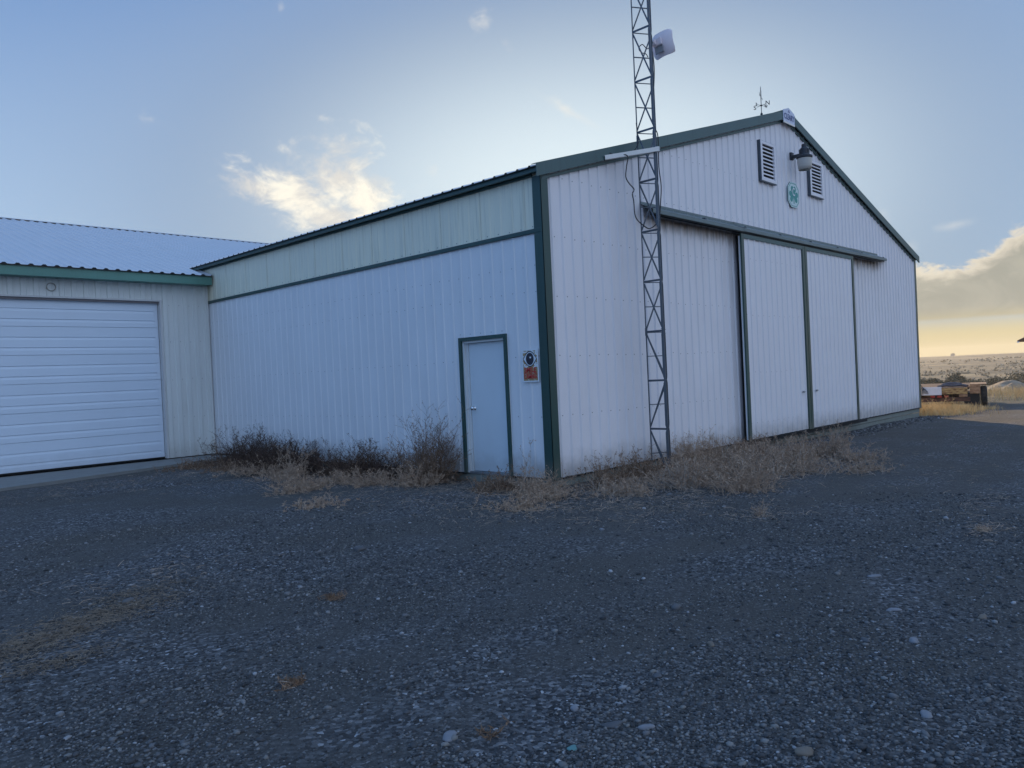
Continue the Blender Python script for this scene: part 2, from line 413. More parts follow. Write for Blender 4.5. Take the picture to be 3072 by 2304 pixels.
stone(-5.77,-5.08,.026,.02,.008,plain('turquoise_chip',(.09,.22,.22),.5),'flat turquoise chip at the bottom of the yard',.2,16,group=None)
# ---- concrete apron
mb=MB(); P=[(-7.2,7.65),(-.03,9.35),(-.03,LY-.01),(-7.2,LY-.01)]
mb.prism(P,Matrix.Translation((0,0,-.35)),.33); mb.build('concrete_apron',M['concrete'],kind='structure')
# ================================================================== HANGAR
hg=empty('hangar',(0,0,0),'large white ribbed metal hangar with green trim and big sliding doors in its gable end','hangar')
LEN=22.0; PK=H+SL*XP; SR=SL*XP/(W-XP)
gt=lambda x: H+(SL*x if x<XP else SR*(W-x))
# gable wall (faces -y)
Pg=lambda u,z,h:(u,-h*1.15,z)
GO=(5.9,10.6,3.80)    # door opening
mb=MB(); sheet(mb,[(.0,GO[0],0,gt),(GO[0],GO[1],GO[2],gt),(GO[1],W,0,gt)],Pg,phase=.20,extra=(XP,),minor=False)
us=[.20+PITCH*k+.05 for k in range(0,71)]
screws(mb,us,(.06,.87,1.73,2.58,3.43),Pg,skip=lambda u,z:(GO[0]-.1<u<GO[1]+.1) or u>W-.1)
screws(mb,us,(4.28,5.12,5.92),Pg,skip=lambda u,z: z>gt(u)-.15 or u>W-.1)
mb.build('gable_wall',[M['gable'],M['screw']],hg)
# side wall (faces -x), door opening
Ps=lambda u,z,h:(-h*.55,u,z)
D0,D1,DZ=.781,1.817,2.10
ZM=3.50
mb=MB(); sheet(mb,[(.0,D0+.03,0,ZM),(D0+.03,D1-.03,DZ-.03,ZM),(D1-.03,LY+.3,0,ZM)],Ps,phase=.12,minor=False)
us=[.12+PITCH*k+.05 for k in range(0,46)]
screws(mb,us,(.06,.87,1.73,2.66,3.02),Ps,skip=lambda u,z:D0-.04<u<D1+.04 and z<DZ+.1)
screws(mb,[D0+.1+.2286*k for k in range(5)],(2.15,),Ps)
mb.build('side_wall',[M['white'],M['screw']],hg)
mb=MB(); sheet(mb,[(0,LEN,ZM+.02,H-.02)],lambda u,z,h:(-.006-h*.4,u,z),phase=.12,minor=False)
for k in range(24): # lapped panel edges
    u=.3+.9144*k; mb.box(-.0125,-.004,u,u+.006,ZM+.03,H-.03,1)
screws(mb,us,(ZM+.06,),lambda u,z,h:(-.006-h,u,z),mi=2)
mb.build('skylight_band',[M['sky'],plain('lap_edge',(.60,.60,.52),.5),M['screw']],hg)
# plain walls out of sight (right and back)
mb=MB(); sheet(mb,[(0,LEN,0,H)],lambda u,z,h:(W+h,u,z),minor=False); mb.build('far_wall',M['white'],hg)
mb=MB(); sheet(mb,[(0,W,0,gt)],lambda u,z,h:(u,LEN+h,z),extra=(XP,),minor=False); mb.build('back_wall',M['white'],hg)
mb=MB(); mb.face([(.02,.3,.001),(W-.02,.3,.001),(W-.02,LEN-.02,.001),(.02,LEN-.02,.001)]); mb.build('floor_slab',M['concrete'],hg)
# foundation skirt
mb=MB(); 
mb.box(.0,W-.02,.012,.05,-.13,-.018); mb.box(.02,W-.03,.02,.05,-.7,-.142)
mb.box(.012,.05,.06,LEN,-.6,-.018)
mb.build('foundation_skirt',M['board'],hg)
mb=MB(); mb.box(-.004,W+.01,-.012,.04,-.022,.004); mb.box(-.012,.03,.05,D0,-.022,.004); mb.box(-.012,.03,D1,LY,-.022,.004)
mb.build('base_trim',M['black'],hg)
# corner trims
mb=MB()
mb.box(-.030,-.022,-.03,.13,-.02,H-.06); mb.box(-.03,.125,-.030,-.022,-.02,H-.02)
mb.box(-.022,-.0,.122,.13,-.02,H-.06); mb.box(.117,.125,-.022,0,-.02,H-.02)
mb.build('corner_trim',M['green'],hg,label='wide dark green corner trim nearest the camera')
mb=MB(); mb.box(W-.11,W+.03,-.030,-.022,-.02,H); mb.box(W+.022,W+.03,-.03,.12,-.02,H); mb.build('corner_trim',M['green'],hg)
# mid trim under skylight band
mb=MB(); mb.box(-.034,0,.0,LY+.3,ZM-.03,ZM+.03); mb.build('band_trim',M['green'],hg,bevel=.004)
# roof: two ribbed slopes
OV=.16
def slope_pt(side):
    def P(u,s,h):   # u along y, s horizontal distance from eave tip, h height
        x=-OV+s if side==0 else W+OV-s
        return (x,u,H+(SL if side==0 else SR)*(s-OV)+.085+h)
    return P
mb=MB()
for sd in (0,1):
    hw=XP+OV if sd==0 else W-XP+OV
    pr=rib_profile(-.06,LEN+.15,.05,minor=False); base=len(mb.v); Pp=slope_pt(sd)
    for u,h in pr: mb.v.append(Pp(u,0,h*1.1)); mb.v.append(Pp(u,hw,h*1.1)); 
    for i in range(len(pr)-1): a=base+2*i; mb.f.append((a,a+2,a+3,a+1)); mb.m.append(0)
    base=len(mb.v)
    for u,h in pr: mb.v.append(Pp(u,0,-.012)); mb.v.append(Pp(u,hw,-.012))
    for i in range(len(pr)-1):
        a=base+2*i; mb.f.append((a,a+2,a+3,a+1)); mb.m.append(1)
        b=base-2*len(pr)+2*i; mb.f.append((b,b+2,a+2,a)); mb.m.append(1)
mb.build('roof',[M['roofw'],M['black']],hg)
for sd in (0,1):
    mb=MB(); s=1 if sd==0 else -1; x0=0 if sd==0 else W
    mb.box(min(x0-.13*s,x0-.105*s),max(x0-.13*s,x0-.105*s),-.06,LEN,H-.035,H+.045)
    mb.box(min(x0-.04*s,x0),max(x0-.04*s,x0),.13,LEN,H-.06,H-.0)
    mb.box(min(x0-.105*s,x0),max(x0-.105*s,x0),-.08,LEN,H-.02,H-.008)
    mb.build('eave_trim',M['green'],hg)
# rake fascia along the gable
mb=MB()
def slab_along(mb,x0,x1,yc0,yc1,lo,hi,mi=0):
    for a,b in ((x0,x1),):
        za=gt2(a); zb=gt2(b)
        mb.v+= [(a,yc0,za+lo),(b,yc0,zb+lo),(b,yc1,zb+lo),(a,yc1,za+lo),(a,yc0,za+hi),(b,yc0,zb+hi),(b,yc1,zb+hi),(a,yc1,za+hi)]
        n=len(mb.v)-8
        for f in ((3,2,1,0),(4,5,6,7),(0,1,5,4),(1,2,6,5),(2,3,7,6),(3,0,4,7)): mb.f.append(tuple(n+i for i in f)); mb.m.append(mi)
gt2=gt
for a,b in ((-OV-.01,XP),(XP,W+OV+.01)):
    slab_along(mb,a,b,-.095,-.085,-.065,.110); slab_along(mb,a,b,-.085,-.0,.110,.120); slab_along(mb,a,b,-.085,-.070,-.065,-.055)
mb.build('rake_trim',M['greeng'],hg)
mb=MB()
for a,b in ((.0,XP),(XP,W)):
    slab_along(mb,a,b,-.034,-.004,-.125,-.075); slab_along(mb,a,b,-.07,-.004,-.022,-.014,1)
mb.build('gable_top_trim',[M['greeng'],M['black']],hg)
mb=MB()   # ridge cap with its raised lap
for s in (1,-1):
    for (y0,y1,dz) in ((-.10,3.2,.14),(3.1,LEN+.1,.16)):
        xa=XP; xb=XP-s*.32
        mb.face([(xa,y0,PK+dz),(xb,y0,PK+dz-.32*SL-.008),(xb,y1,PK+dz-.32*SL-.008),(xa,y1,PK+dz)])
        mb.face([(xa,y0,PK+dz),(xb,y0,PK+dz-.32*SL-.008),(xb,y0,PK+dz-.36*SL-.03),(xa,y0,PK+dz-.03)])
mb.build('ridge_cap',M['greeng'],hg)
# ---- sliding doors
def leaf(x0,x1,label,hx):
    lf=MB(); y=-.19; zb,zt=.05,3.93
    P=lambda u,z,h:(u,y-h,z)
    sheet(lf,[(x0+.02,x1-.02,zb,zt-.02)],P,phase=.10+x0,minor=False)
    screws(lf,[x0+.15+PITCH*k for k in range(int((x1-x0-.25)/PITCH)+1)],(.35,1.32,2.42,3.5),P)
    lf.box(x0+.02,x1-.02,y+.004,y+.045,zb,zt-.02,2)
    o=lf.build('sliding_door',[M['leafpaint'],M['screw'],M['eyew']],hg,label=label)
    f=MB(); t=.10
    f.box(x0,x0+t,y-.030,y+.002,zb-.01,zt+.02); f.build('edge_trim',M['green'],o)
    f=MB(); t=.10; f.box(x1-t,x1,y-.030,y+.002,zb-.01,zt+.02); f.build('edge_trim',M['green'],o)
    f=MB(); f.box(x0+t,x1-t,y-.028,y+.002,zt-.06,zt+.02); f.build('top_trim',M['greeng'],o)
    f=MB(); f.box(x0,x1,y-.01,y+.05,zb-.035,zb-.012); f.build('bottom_rail',M['black'],o)
    h=MB(); h.box(hx-.05,hx+.05,y-.035,y-.02,.83,.87); h.box(hx-.05,hx-.02,y-.06,y-.035,.84,.86); h.box(hx+.0,hx+.06,y-.05,y-.035,.845,.858)
    h.build('handle',M['galv'],o,bevel=.003)
leaf(5.40,8.205,'left leaf of the big sliding door, closed',7.88)
leaf(8.225,10.98,'right leaf of the big sliding door, closed',8.55)
mb=MB(); mb.box(5.575,5.72,-.045,-.022,0,3.95); mb.build('door_jamb',M['black'],hg)
mb=MB(); mb.box(10.99,11.03,-.045,-.022,0,3.95); mb.build('door_jamb',M['black'],hg)
mb=MB(); mb.box(5.0,11.6,-.17,-.14,-.05,.012); mb.build('floor_guide',M['black'],hg)
# ---- door track hood
mb=MB(); segs=[(2.42,5.5),(5.47,8.5),(8.47,11.4),(11.37,13.2)]
for i,(a,b) in enumerate(segs):
    e=.002*i+.003*(i%2)
    za=[(-.002,4.165),(-.25,4.045),(-.25,3.985)]
    for (p,q) in zip(za,za[1:]):
        mb.face([(a,p[0]-e,p[1]+e),(b,p[0]-e,p[1]+e),(b,q[0]-e,q[1]+e),(a,q[0]-e,q[1]+e)])
        mb.face([(a,p[0]-e+.006,p[1]+e-.006),(b,p[0]-e+.006,p[1]+e-.006),(b,q[0]-e+.006,q[1]+e-.006),(a,q[0]-e+.006,q[1]+e-.006)])
    mb.box(a,b,-.026,-.020,4.16+e,4.20+e)
mb.face([(13.2,-.002,4.165),(14.0,-.002,4.13),(13.2,-.25,4.045)]); mb.face([(13.2,-.25,4.045),(14.0,-.002,4.13),(13.2,-.25,3.99)])
mb.build('door_track_hood',M['hood'],hg)
mb=MB(); mb.box(2.5,13.15,-.21,-.205,3.97,4.06); mb.box(2.5,13.15,-.14,-.135,3.97,4.06); mb.box(2.5,13.15,-.21,-.135,4.06,4.066)
for k in range(8):
    x=2.62+k*1.5; mb.box(x,x+.05,-.205,-.02,4.067,4.10)
mb.build('door_track',M['tower'],hg)
# ---- louvre vents
def vent(x0,x1,z0,z1,label):
    b=MB(); b.box(x0+.03,x1-.03,-.030,-.021,z0+.03,z1-.03); v=b.build('louvre_vent',M['black'],hg,label=label)
    f=MB(); t=.075
    f.box(x0,x0+t,-.075,-.0215,z0,z1); f.box(x1-t,x1,-.075,-.0215,z0,z1); f.box(x0+t,x1-t,-.074,-.0215,z1-t*.7,z1); f.box(x0+t,x1-t,-.074,-.0215,z0,z0+t*.7)
    f.build('vent_frame',M['leafpaint'],v)
    f=MB(); f.box(x0-.014,x0-.002,-.07,-.0,z0-.01,z1+.01); f.box(x0-.01,x1+.01,-.068,-.0,z0-.018,z0-.003); f.box(x0-.01,x1+.012,-.06,-.0,z1+.003,z1+.012)
    f.build('vent_flashing',M['tower'],v)
    n=9; h=(z1-z0-1.4*t)/n; s=MB()
    for i in range(n):
        za=z0+.7*t+i*h
        Mx=Matrix.Translation((0,-.058,za))@Matrix.Rotation(math.radians(-32),4,'X')
        s.box(x0+t,x1-t,-.006,0,0,h*.60,0,Mx)
    s.build('louvre',M['leafpaint'],v)
vent(6.67,7.34,5.17,5.97,'left louvred vent')
vent(9.04,9.75,5.19,5.97,'right louvred vent beside the lamp')
# ---- entry door
e=MB(); t=.055
e.box(-.036,-.0,D0,D0+t,-.0,DZ); e.box(-.036,-.0,D1-t,D1,-.0,DZ); e.box(-.035,-.0,D0+t,D1-t,DZ-t,DZ)
dr=MB(); dr.box(.062,.10,D0+.085,D1-.135,.03,DZ-.095); dro=dr.build('entry_door',M['door'],hg,bevel=.003,label='plain pale blue-grey walk-in door')
e.build('door_trim',M['green'],dro)
e=MB(); e.box(.0,.12,D0+.04,D0+.08,0,DZ-.05); e.box(0,.12,D1-.09,D1-.05,0,DZ-.05); e.box(.045,.11,D1-.13,D1-.09,0,DZ-.05); e.box(.0,.12,D0+.08,D1-.09,DZ-.09,DZ-.05)
e.build('door_frame',M['jamb'],dro,bevel=.002)
e=MB(); e.box(.0,.12,D0+.08,D1-.09,-.01,.022); e.build('threshold',M['galv'],dro)
e=MB(); R=Matrix.Rotation(-PI/2,4,'Y')
e.lathe([(0,0),(.033,0),(.033,.006),(.012,.010),(.012,.03),(.022,.034),(.030,.045),(.030,.056),(.020,.066),(0,.068)],(.061,D1-.20,1.0),20,0,R)
e.build('door_knob',M['chrome'],dro,smooth=True)
for z in (.25,1.05,1.85):
    e=MB(); e.tube([(.055,D0+.086,z-.05),(.055,D0+.086,z+.05)],.008,8); e.build('hinge',M['galv'],dro)
# ================================================================== GARAGE (left building)
ga=empty('garage',(-4,LY,0),'low white metal garage with blue-white ribbed roof joined to the hangar on the left','garage')
GX0,GX1,GZ=-6.0,-1.13,3.49
Pl=lambda u,z,h:(u,LY-h,z)
mb=MB(); sheet(mb,[(-13,GX0,0,3.98),(GX0,GX1,GZ,3.98),(GX1,-.012,0,3.98)],Pl,phase=-.10,step=True)
screws(mb,[-.01-PITCH*k for k in range(1,6)],(.12,.9,1.75,2.6,3.4),Pl)
mb.build('wall',[M['garagewall'],M['screw']],ga)
mb=MB(); mb.box(-13,-12.97,LY,LY+16,0,3.98); mb.box(-13,-.2,LY+16,LY+16.03,0,3.98); mb.face([(-13,LY,3.98),(-13,LY+16,3.98),(-13,18.63,6.5)]); mb.build('hidden_wall',M['garagewall'],ga)
mb=MB(); mb.box(-.075,-.03,LY-.045,LY+.0,-.0,3.98); mb.build('corner_flashing',M['garagewall'],ga)
# door
dm=MB(); sec=(GZ-.04)/6; y=LY+.10
for i in range(6):
    z0=.035+i*sec
    dm.box(GX0+.02,GX1-.01,y+.014,y+.05,z0+.004,z0+sec-.004)
dm.box(GX0+.02,GX1-.01,y+.02,y+.04,.03,GZ)
do=dm.build('garage_door',M['gdoor'],ga,bevel=.004,label='wide white sectional overhead door')
pm=MB(); x0=GX0+.02; x1=GX1-.01
for i in range(6):
    z0=.035+i*sec; pr=[(y-.004,z0+sec-.004)]
    for f in (.635,.27):
        zc=z0+f*sec; pr+=[(y-.004,zc),(y+.012,zc-.004),(y-.002,zc-.06)]
    pr+=[(y-.004,z0+.004)]
    for (a,b) in zip(pr,pr[1:]): pm.face([(x0,a[0],a[1]),(x0,b[0],b[1]),(x1,b[0],b[1]),(x1,a[0],a[1])])
    for xa,xb in ((x1-.075,x1-.0),(x0,x0+.075)):   # end stiles
        pm.face([(xa,y-.005,z0+.004),(xb,y-.005,z0+.004),(xb,y-.005,z0+sec-.004),(xa,y-.005,z0+sec-.004)])
pm.build('panel_rib',M['gdoor'],do)
sm=MB(); sm.box(GX0,GX1-.005,y-.004,y+.03,.006,.034); sm.build('bottom_seal',M['black'],do)
fm=MB(); fm.box(GX1,GX1+.04,LY-.024,LY+.12,.0,GZ+.0); fm.box(GX0,GX1+.06,LY-.026,LY+.12,GZ-.005,GZ+.03); fm.box(GX0-.04,GX0,LY-.024,LY+.12,0,GZ)
fm.build('door_frame',paint('door_surround',(.56,.57,.58),.5,.06,streak=.3),ga)
fm=MB(); fm.box(GX0,GX1,LY+.02,LY+.10,GZ-.045,GZ-.008); fm.build('door_header',plain('dusty_header',(.24,.22,.23),.7),ga)
# fascia + roof
fm=MB(); fm.box(-13.1,-.04,LY-.31,LY-.295,3.875,4.06); fm.box(-13.1,-.04,LY-.295,LY-.02,3.875,3.885); 
fm.build('fascia',paint('green_fascia',(.10,.25,.21),.45,.1,streak=.15),ga)
RY0,RS,RR=LY-.35,.30,18.63
mb=MB()
zr=lambda yy: 4.075+RS*(yy-RY0)
def xlim(yy):  # roof stops at hangar wall, then runs up onto the hangar roof
    zz=zr(yy); return -.04 if zz<H+.06 else -OV+max(0,(zz-H-.0)/SL)-.0
pr=[]
for k in range(-58,36):
    u=-.03+k*PITCH; pr+=[(u-.055,0),(u-.022,.026),(u+.022,.026),(u+.055,0)]
for (u0,h0),(u1,h1) in zip(pr,pr[1:]):
    um=(u0+u1)/2
    if um<-.05: ys=RY0
    else: ys=RY0+(H-.06+SL*(um)-4.075)/RS
    if um>-.17 and um<-.05: pass
    if ys<RR: mb.face([(u0,ys,zr(ys)+h0*1.1),(u1,ys,zr(ys)+h1*1.1),(u1,RR,zr(RR)+h1*1.1),(u0,RR,zr(RR)+h0*1.1)])
base=[(u,h) for u,h in pr if u<-.03]
for (u0,h0),(u1,h1) in zip(base,base[1:]):
    mb.face([(u0,RY0,zr(RY0)-.012),(u1,RY0,zr(RY0)-.012),(u1,RY0,zr(RY0)+h1*1.1),(u0,RY0,zr(RY0)+h0*1.1)],1)
    mb.face([(u0,RY0,zr(RY0)-.014),(u1,RY0,zr(RY0)-.014),(u1,RY0+.4,zr(RY0+.4)-.014),(u0,RY0+.4,zr(RY0+.4)-.014)],1)
mb.face([(-13.2,RR,zr(RR)),(8,RR,zr(RR)),(8,27,zr(RR)-RS*8.4),(-13.2,27,zr(RR)-RS*8.4)])
mb.build('roof',[M['roofw'],M['black']],ga)
mb=MB(); z=zr(RR)+.035
mb.face([(-13.2,RR-.17,z-.17*RS),(7.2,RR-.17,z-.17*RS),(7.2,RR,z),(-13.2,RR,z)]); mb.face([(-13.2,RR+.17,z-.17*RS),(7.2,RR+.17,z-.17*RS),(7.2,RR,z),(-13.2,RR,z)])
mb.build('ridge_cap',M['roofw'],ga)
mb=MB(); mb.box(-13.1,7,RR-.155,RR-.148,z-.17*RS-.03,z-.17*RS-.008); mb.build('ridge_closure',M['black'],ga)
# wire ring on the wall
mb=MB(); c=Vector((-3.27,LY-.03,3.70)); 
for k,(r,ph) in enumerate(((.082,0),(.077,.6),(.086,1.1))):
    mb.tube([c+Vector((r*math.cos(a+ph),-.004*k,r*math.sin(a+ph)*.97)) for a in [2*PI*i/24 for i in range(25)]],.0035,6)
mb.tube([c+Vector((-.08,0,.0)),c+Vector((-.095,-.005,-.03)),c+Vector((-.06,-.01,-.05))],.006,6)
mb.build('wire_coil',plain('faded_wire',(.30,.28,.24),.6),label='small coil of pale wire hanging on the garage wall above the overhead door',cat='wire coil')
# ================================================================== LATTICE TOWER
T=Vector((2.085,-.455,0)); ha=math.atan2(.549,.836)-math.radians(4)
hv=Vector((math.cos(ha),math.sin(ha),0)); rv=Vector((hv.y,-hv.x,0)); S=.305
TA=T-rv*S*.577; TB=T+rv*S*.289-hv*S/2; TC=T+rv*S*.289+hv*S/2
tw=empty('lattice_tower',(T.x,T.y,gz(T.x,T.y)),'slim three-legged steel lattice mast painted blue-grey standing before the hangar gable','tower')
ZT=9.2; joints=[-.22,.55,1.30,2.06,2.84,3.61,4.385,5.16,5.94,6.715,7.49,8.265,9.04]
for nm,p in (('a',TA),('b',TB),('c',TC)):
    m=MB()
    out=(p-T).normalized(); tg=Vector((-out.y,out.x,0))
    for k,(z0,z1) in enumerate(zip(joints,joints[1:])):
        w=.024 if nm=='a' else .030
        if z0>2: w*=.85
        ang=Matrix(((out.x,tg.x,0,p.x),(out.y,tg.y,0,p.y),(0,0,1,0),(0,0,0,1)))
        a0=z0+.03; a1=z1-.03
        for s in (1,-1):     # angle iron: two flanges, clipped at the ends
            f=Vector((-.5,s*.866,0)); f=Vector((out.x*f.x+tg.x*f.y,out.y*f.x+tg.y*f.y,0)).normalized()
            q=p+out*.008
            nrm=Vector((-f.y,f.x,0))*.003
            pts=[q+f*0+Vector((0,0,z0)),q+f*w*.45+Vector((0,0,z0)),q+f*w+Vector((0,0,a0+.03)),q+f*w+Vector((0,0,a1-.02)),q+f*w*.45+Vector((0,0,z1)),q+Vector((0,0,z1))]
            n=len(m.v)
            for d in (nrm,-nrm): m.v+=[tuple(v+d) for v in pts]
            m.f.append(tuple(range(n,n+6))); m.m.append(0); m.f.append(tuple(reversed(range(n+6,n+12)))); m.m.append(0)
            for i in range(6): j=(i+1)%6; m.f.append((n+i,n+j,n+6+j,n+6+i)); m.m.append(0)
        m.tube([p+out*.006+Vector((0,0,z0-.0)),p+out*.006+Vector((0,0,z1))],.007,8)
    for z in (2.06,5.05,8.0): m.tube([p+Vector((0,0,z-.06)),p+Vector((0,0,z+.06))],.019,8); m.bar(p+tg*-.03+Vector((0,0,z-.03)),p+tg*.03+Vector((0,0,z-.03)),.008); m.bar(p+tg*-.03+Vector((0,0,z+.03)),p+tg*.03+Vector((0,0,z+.03)),.008)
    m.build('leg',M['tower'],tw)
def brace(name,a,z0,b,z1,w,d):
    m=MB(); m.bar(a+Vector((0,0,z0)),b+Vector((0,0,z1)),w,d); m.build(name,M['tower'],tw)
for k,(z0,z1) in enumerate(zip(joints,joints[1:])):
    brace('crossbar',TA,z1,TB,z1,.010,.030); brace('crossbar',TA,z1-.012,TC,z1-.012,.012,.012); brace('crossbar',TB,z1,TC,z1,.008,.02)
    zm=(z0+z1)/2; e=.03
    if z1<2.1:
        up=(k%2==1)
        if up: brace('diagonal_brace',TA,z0+e,TB,z1-e,.006,.022); brace('diagonal_brace',TA,z0+e,TC,z1-e,.006,.022)
        else: brace('diagonal_brace',TA,z1-e,TB,z0+e,.006,.022); brace('diagonal_brace',TA,z1-e,TC,z0+e,.006,.022)
        brace('crossbar',TA,zm,TC,zm,.013,.013)
    else:
        brace('diagonal_brace',TA,z1-e,TB,z0+e,.018,.018); brace('diagonal_brace',TA,z0+e,TC,z1-e,.018,.018)
        brace('crossbar',TA,zm,TC,zm,.014,.014)
    brace('diagonal_brace',TB,z0+e,TC,z1-e,.012,.012)
# white stay bar tower - eave
mb=MB(); a=Vector((1.40,-.10,4.715)); b=Vector((2.02,-.66,4.825))
mb.bar(a,b,.05,.065); mb.bar(a+Vector((-.03,.06,.0)),a+Vector((.08,-.02,.02)),.05,.03,1); mb.bar(b+Vector((-.03,0,0)),b+Vector((.02,.03,0)),.06,.07)
mb.build('stay_bar',[M['offw'],M['galv']],label='off-white square bar tying the lattice mast to the hangar eave',cat='bar')
# cables
mb=MB()
def spline(P,n=6):
    P=[Vector(p) for p in P]; out=[]
    for i in range(len(P)-1):
        p0=P[max(i-1,0)];p1=P[i];p2=P[i+1];p3=P[min(i+2,len(P)-1)]
        for k in range(n):
            t=k/n; out.append(.5*((2*p1)+(-p0+p2)*t+(2*p0-5*p1+4*p2-p3)*t*t+(-p0+3*p1-3*p2+p3)*t**3))
    out.append(P[-1]); return out
mb.tube(spline([(1.50,-.12,4.80),(1.53,-.2,4.76),(1.63,-.35,4.73),(1.60,-.35,4.56),(1.57,-.35,4.40),(1.65,-.35,4.31),(1.77,-.35,4.24),(1.72,-.35,4.16),(1.75,-.35,4.05),(1.76,-.35,3.87),(1.82,-.35,3.78),(1.93,-.37,3.71),(2.11,-.37,3.67),(2.26,-.40,3.75),(2.33,-.42,3.86),(2.34,-.44,4.03),(2.39,-.44,4.35),(2.35,-.44,4.66),(2.36,-.44,5.13),(2.29,-.44,5.27),(2.27,-.44,5.6),(2.31,-.46,6.15),(2.30,-.45,6.45)]),.009,6)
mb.tube(spline([(1.95,-.32,5.3),(1.96,-.33,5.0),(1.90,-.28,4.86),(1.75,-.18,4.80),(1.55,-.12,4.78)]),.006,6)
mb.build('cable',M['cable'],label='black cable drooping from the eave in a loop and climbing the lattice mast',cat='cable')
# dish antenna
dc=Vector((2.47,-.50,6.62)); dz=math.radians(15)
an=empty('dish_antenna',tuple(dc),'white square dish antenna clamped to the upper part of the lattice mast','antenna')
fd=Vector((.93,.10,-.05)).normalized(); rt=fd.cross(Vector((0,0,1))).normalized(); upv=rt.cross(fd)
rl=math.radians(9); rt,upv=rt*math.cos(rl)+upv*math.sin(rl),upv*math.cos(rl)-rt*math.sin(rl)
m=MB(); N=14; a_=.185; b_=.205
def dsh(u,v,off):
    k=1+.02*(u*u*v*v)-.03*(1-v*v)*abs(u)
    # rounded corners
    x=u*a_*k; y=v*b_*k; dd=(u*u+v*v)*.055+off
    if abs(u)>.55 and abs(v)>.55:
        s=((abs(u)-.55)/.45)**2+((abs(v)-.55)/.45)**2
        if s>1: q=1/math.sqrt(s); x=math.copysign((.55+(abs(u)-.55)*q)*a_*k,u); y=math.copysign((.55+(abs(v)-.55)*q)*b_*k,v)
    return dc+rt*x+upv*y+fd*dd
for off in (0,.008):
    base=len(m.v)
    for i in range(N+1):
        for j in range(N+1): m.v.append(tuple(dsh(-1+2*i/N,-1+2*j/N,off)))
    for i in range(N):
        for j in range(N): a=base+i*(N+1)+j; m.f.append((a,a+1,a+N+2,a+N+1)); m.m.append(0)
m.build('reflector',M['dish'],an,smooth=True)
m=MB(); MM=Matrix(((rt.x,upv.x,-fd.x,dc.x),(rt.y,upv.y,-fd.y,dc.y),(rt.z,upv.z,-fd.z,dc.z),(0,0,0,1)))
m.box(-.12,.03,-.05,.075,0.0,.055,0,MM); m.box(-.15,-.05,-.035,.05,.055,.10,0,MM)
m.build('radio_housing',M['dish'],an,bevel=.012)
m=MB(); m.box(-.11,.02,-.16,-.05,-.0,.02,0,MM); m.box(.02,.03,-.17,-.04,-.0,.03,0,MM); m.build('mount_bracket',plain('grey_bracket',(.22,.23,.25),.5),an)
m=MB(); m.tube(spline([MM@Vector(p) for p in ((-.15,-.02,.08),(-.20,-.05,.10),(-.24,.02,.16),(-.30,-.02,.18),(-.28,-.10,.17),(-.22,-.14,.14),(-.20,-.20,.12))]),.007,6); m.build('lead',M['cable'],an)
m=MB(); m.tube([MM@Vector((-.10,.0,.07)),TC+Vector((0,0,6.62))],.014,8); m.build('clamp_arm',M['galv'],an)
# ================================================================== THINGS ON THE GABLE
# weather vane on the ridge
vx,vy,vz=XP,.50,PK+.13
vn=empty('weather_vane',(vx,vy,vz),'dark metal weather vane with compass letters on the hangar ridge','weather vane')
m=MB(); m.tube([(vx,vy,vz-.03),(vx-.0,vy,vz+.50)],.008,8); m.lathe([(0,.0),(.035,0),(.035,.03),(.02,.05),(.03,.07),(.012,.10)],(vx,vy,vz-.02),12); m.build('rod',M['vane'],vn)
m=MB(); m.lathe([(0,0),(.02,.008),(.026,.02),(.02,.032),(0,.04)],(vx,vy,vz+.215),12); m.build('hub',M['vane'],vn)
m=MB(); nd=Vector((-.25,-.93,0)).normalized(); ed=Vector((nd.y,-nd.x,0))
cz=vz+.235; cc=Vector((vx,vy,cz))
for d in (nd,-nd,ed,-ed): m.tube([cc,cc+d*.12],.0045,6)
m.build('arm',M['vane'],vn)
def text_mesh(name,body,size,mat,loc,right,up,parent=None,depth=.002,offset=0,xs=1,shear=0,align='CENTER',**k):
    cu=bpy.data.curves.new(name,'FONT'); cu.body=body; cu.size=size; cu.extrude=depth; cu.offset=offset; cu.align_x=align; cu.align_y='CENTER'; cu.shear=shear
    to=bpy.data.objects.new('tmp_text',cu); C.objects.link(to)
    dg=bpy.context.evaluated_depsgraph_get(); dg.update(); me=bpy.data.meshes.new_from_object(to.evaluated_get(dg))
    bpy.data.objects.remove(to); right=Vector(right).normalized(); up=Vector(up).normalized(); nn=right.cross(up)
    Mx=Matrix(((right.x*xs,up.x,nn.x,loc[0]),(right.y*xs,up.y,nn.y,loc[1]),(right.z*xs,up.z,nn.z,loc[2]),(0,0,0,1)))
    me.transform(Mx); me.materials.clear(); me.materials.append(mat)
    o=bpy.data.objects.new(name,me); C.objects.link(o)
    if parent is not None: o.parent=parent; o.matrix_parent_inverse=parent.matrix_basis.inverted()
    tag(o,**k); return o
vr=Vector((.72,-.694,0))
for d,ch in ((nd,'N'),(-nd,'S')):
    text_mesh('letter',ch,.13,M['vane'],cc+d*.175,(.62,-.78,0),(0,0,1),vn,.003,.001)
for d,ch in ((ed,'E'),(-ed,'W')):
    text_mesh('letter',ch,.09,M['vane'],cc+d*.15,ed,(0,0,1),vn,.003,.002)
m=MB(); hd=Vector((.955,.297,0)); mz=vz+.42   # pointer arrow with a figure, seen nearly edge-on
MA=Matrix(((hd.x,0,hd.y,vx),(hd.y,0,-hd.x,vy),(0,1,0,mz),(0,0,0,1)))@Matrix.Scale(.68,4)
m.prism([(-.30,-.008),(.22,-.008),(.22,-.035),(.31,0),(.22,.035),(.22,.008),(-.20,.008),(-.30,.06),(-.34,.06),(-.27,0),(-.34,-.06),(-.30,-.06)],MA,.006)
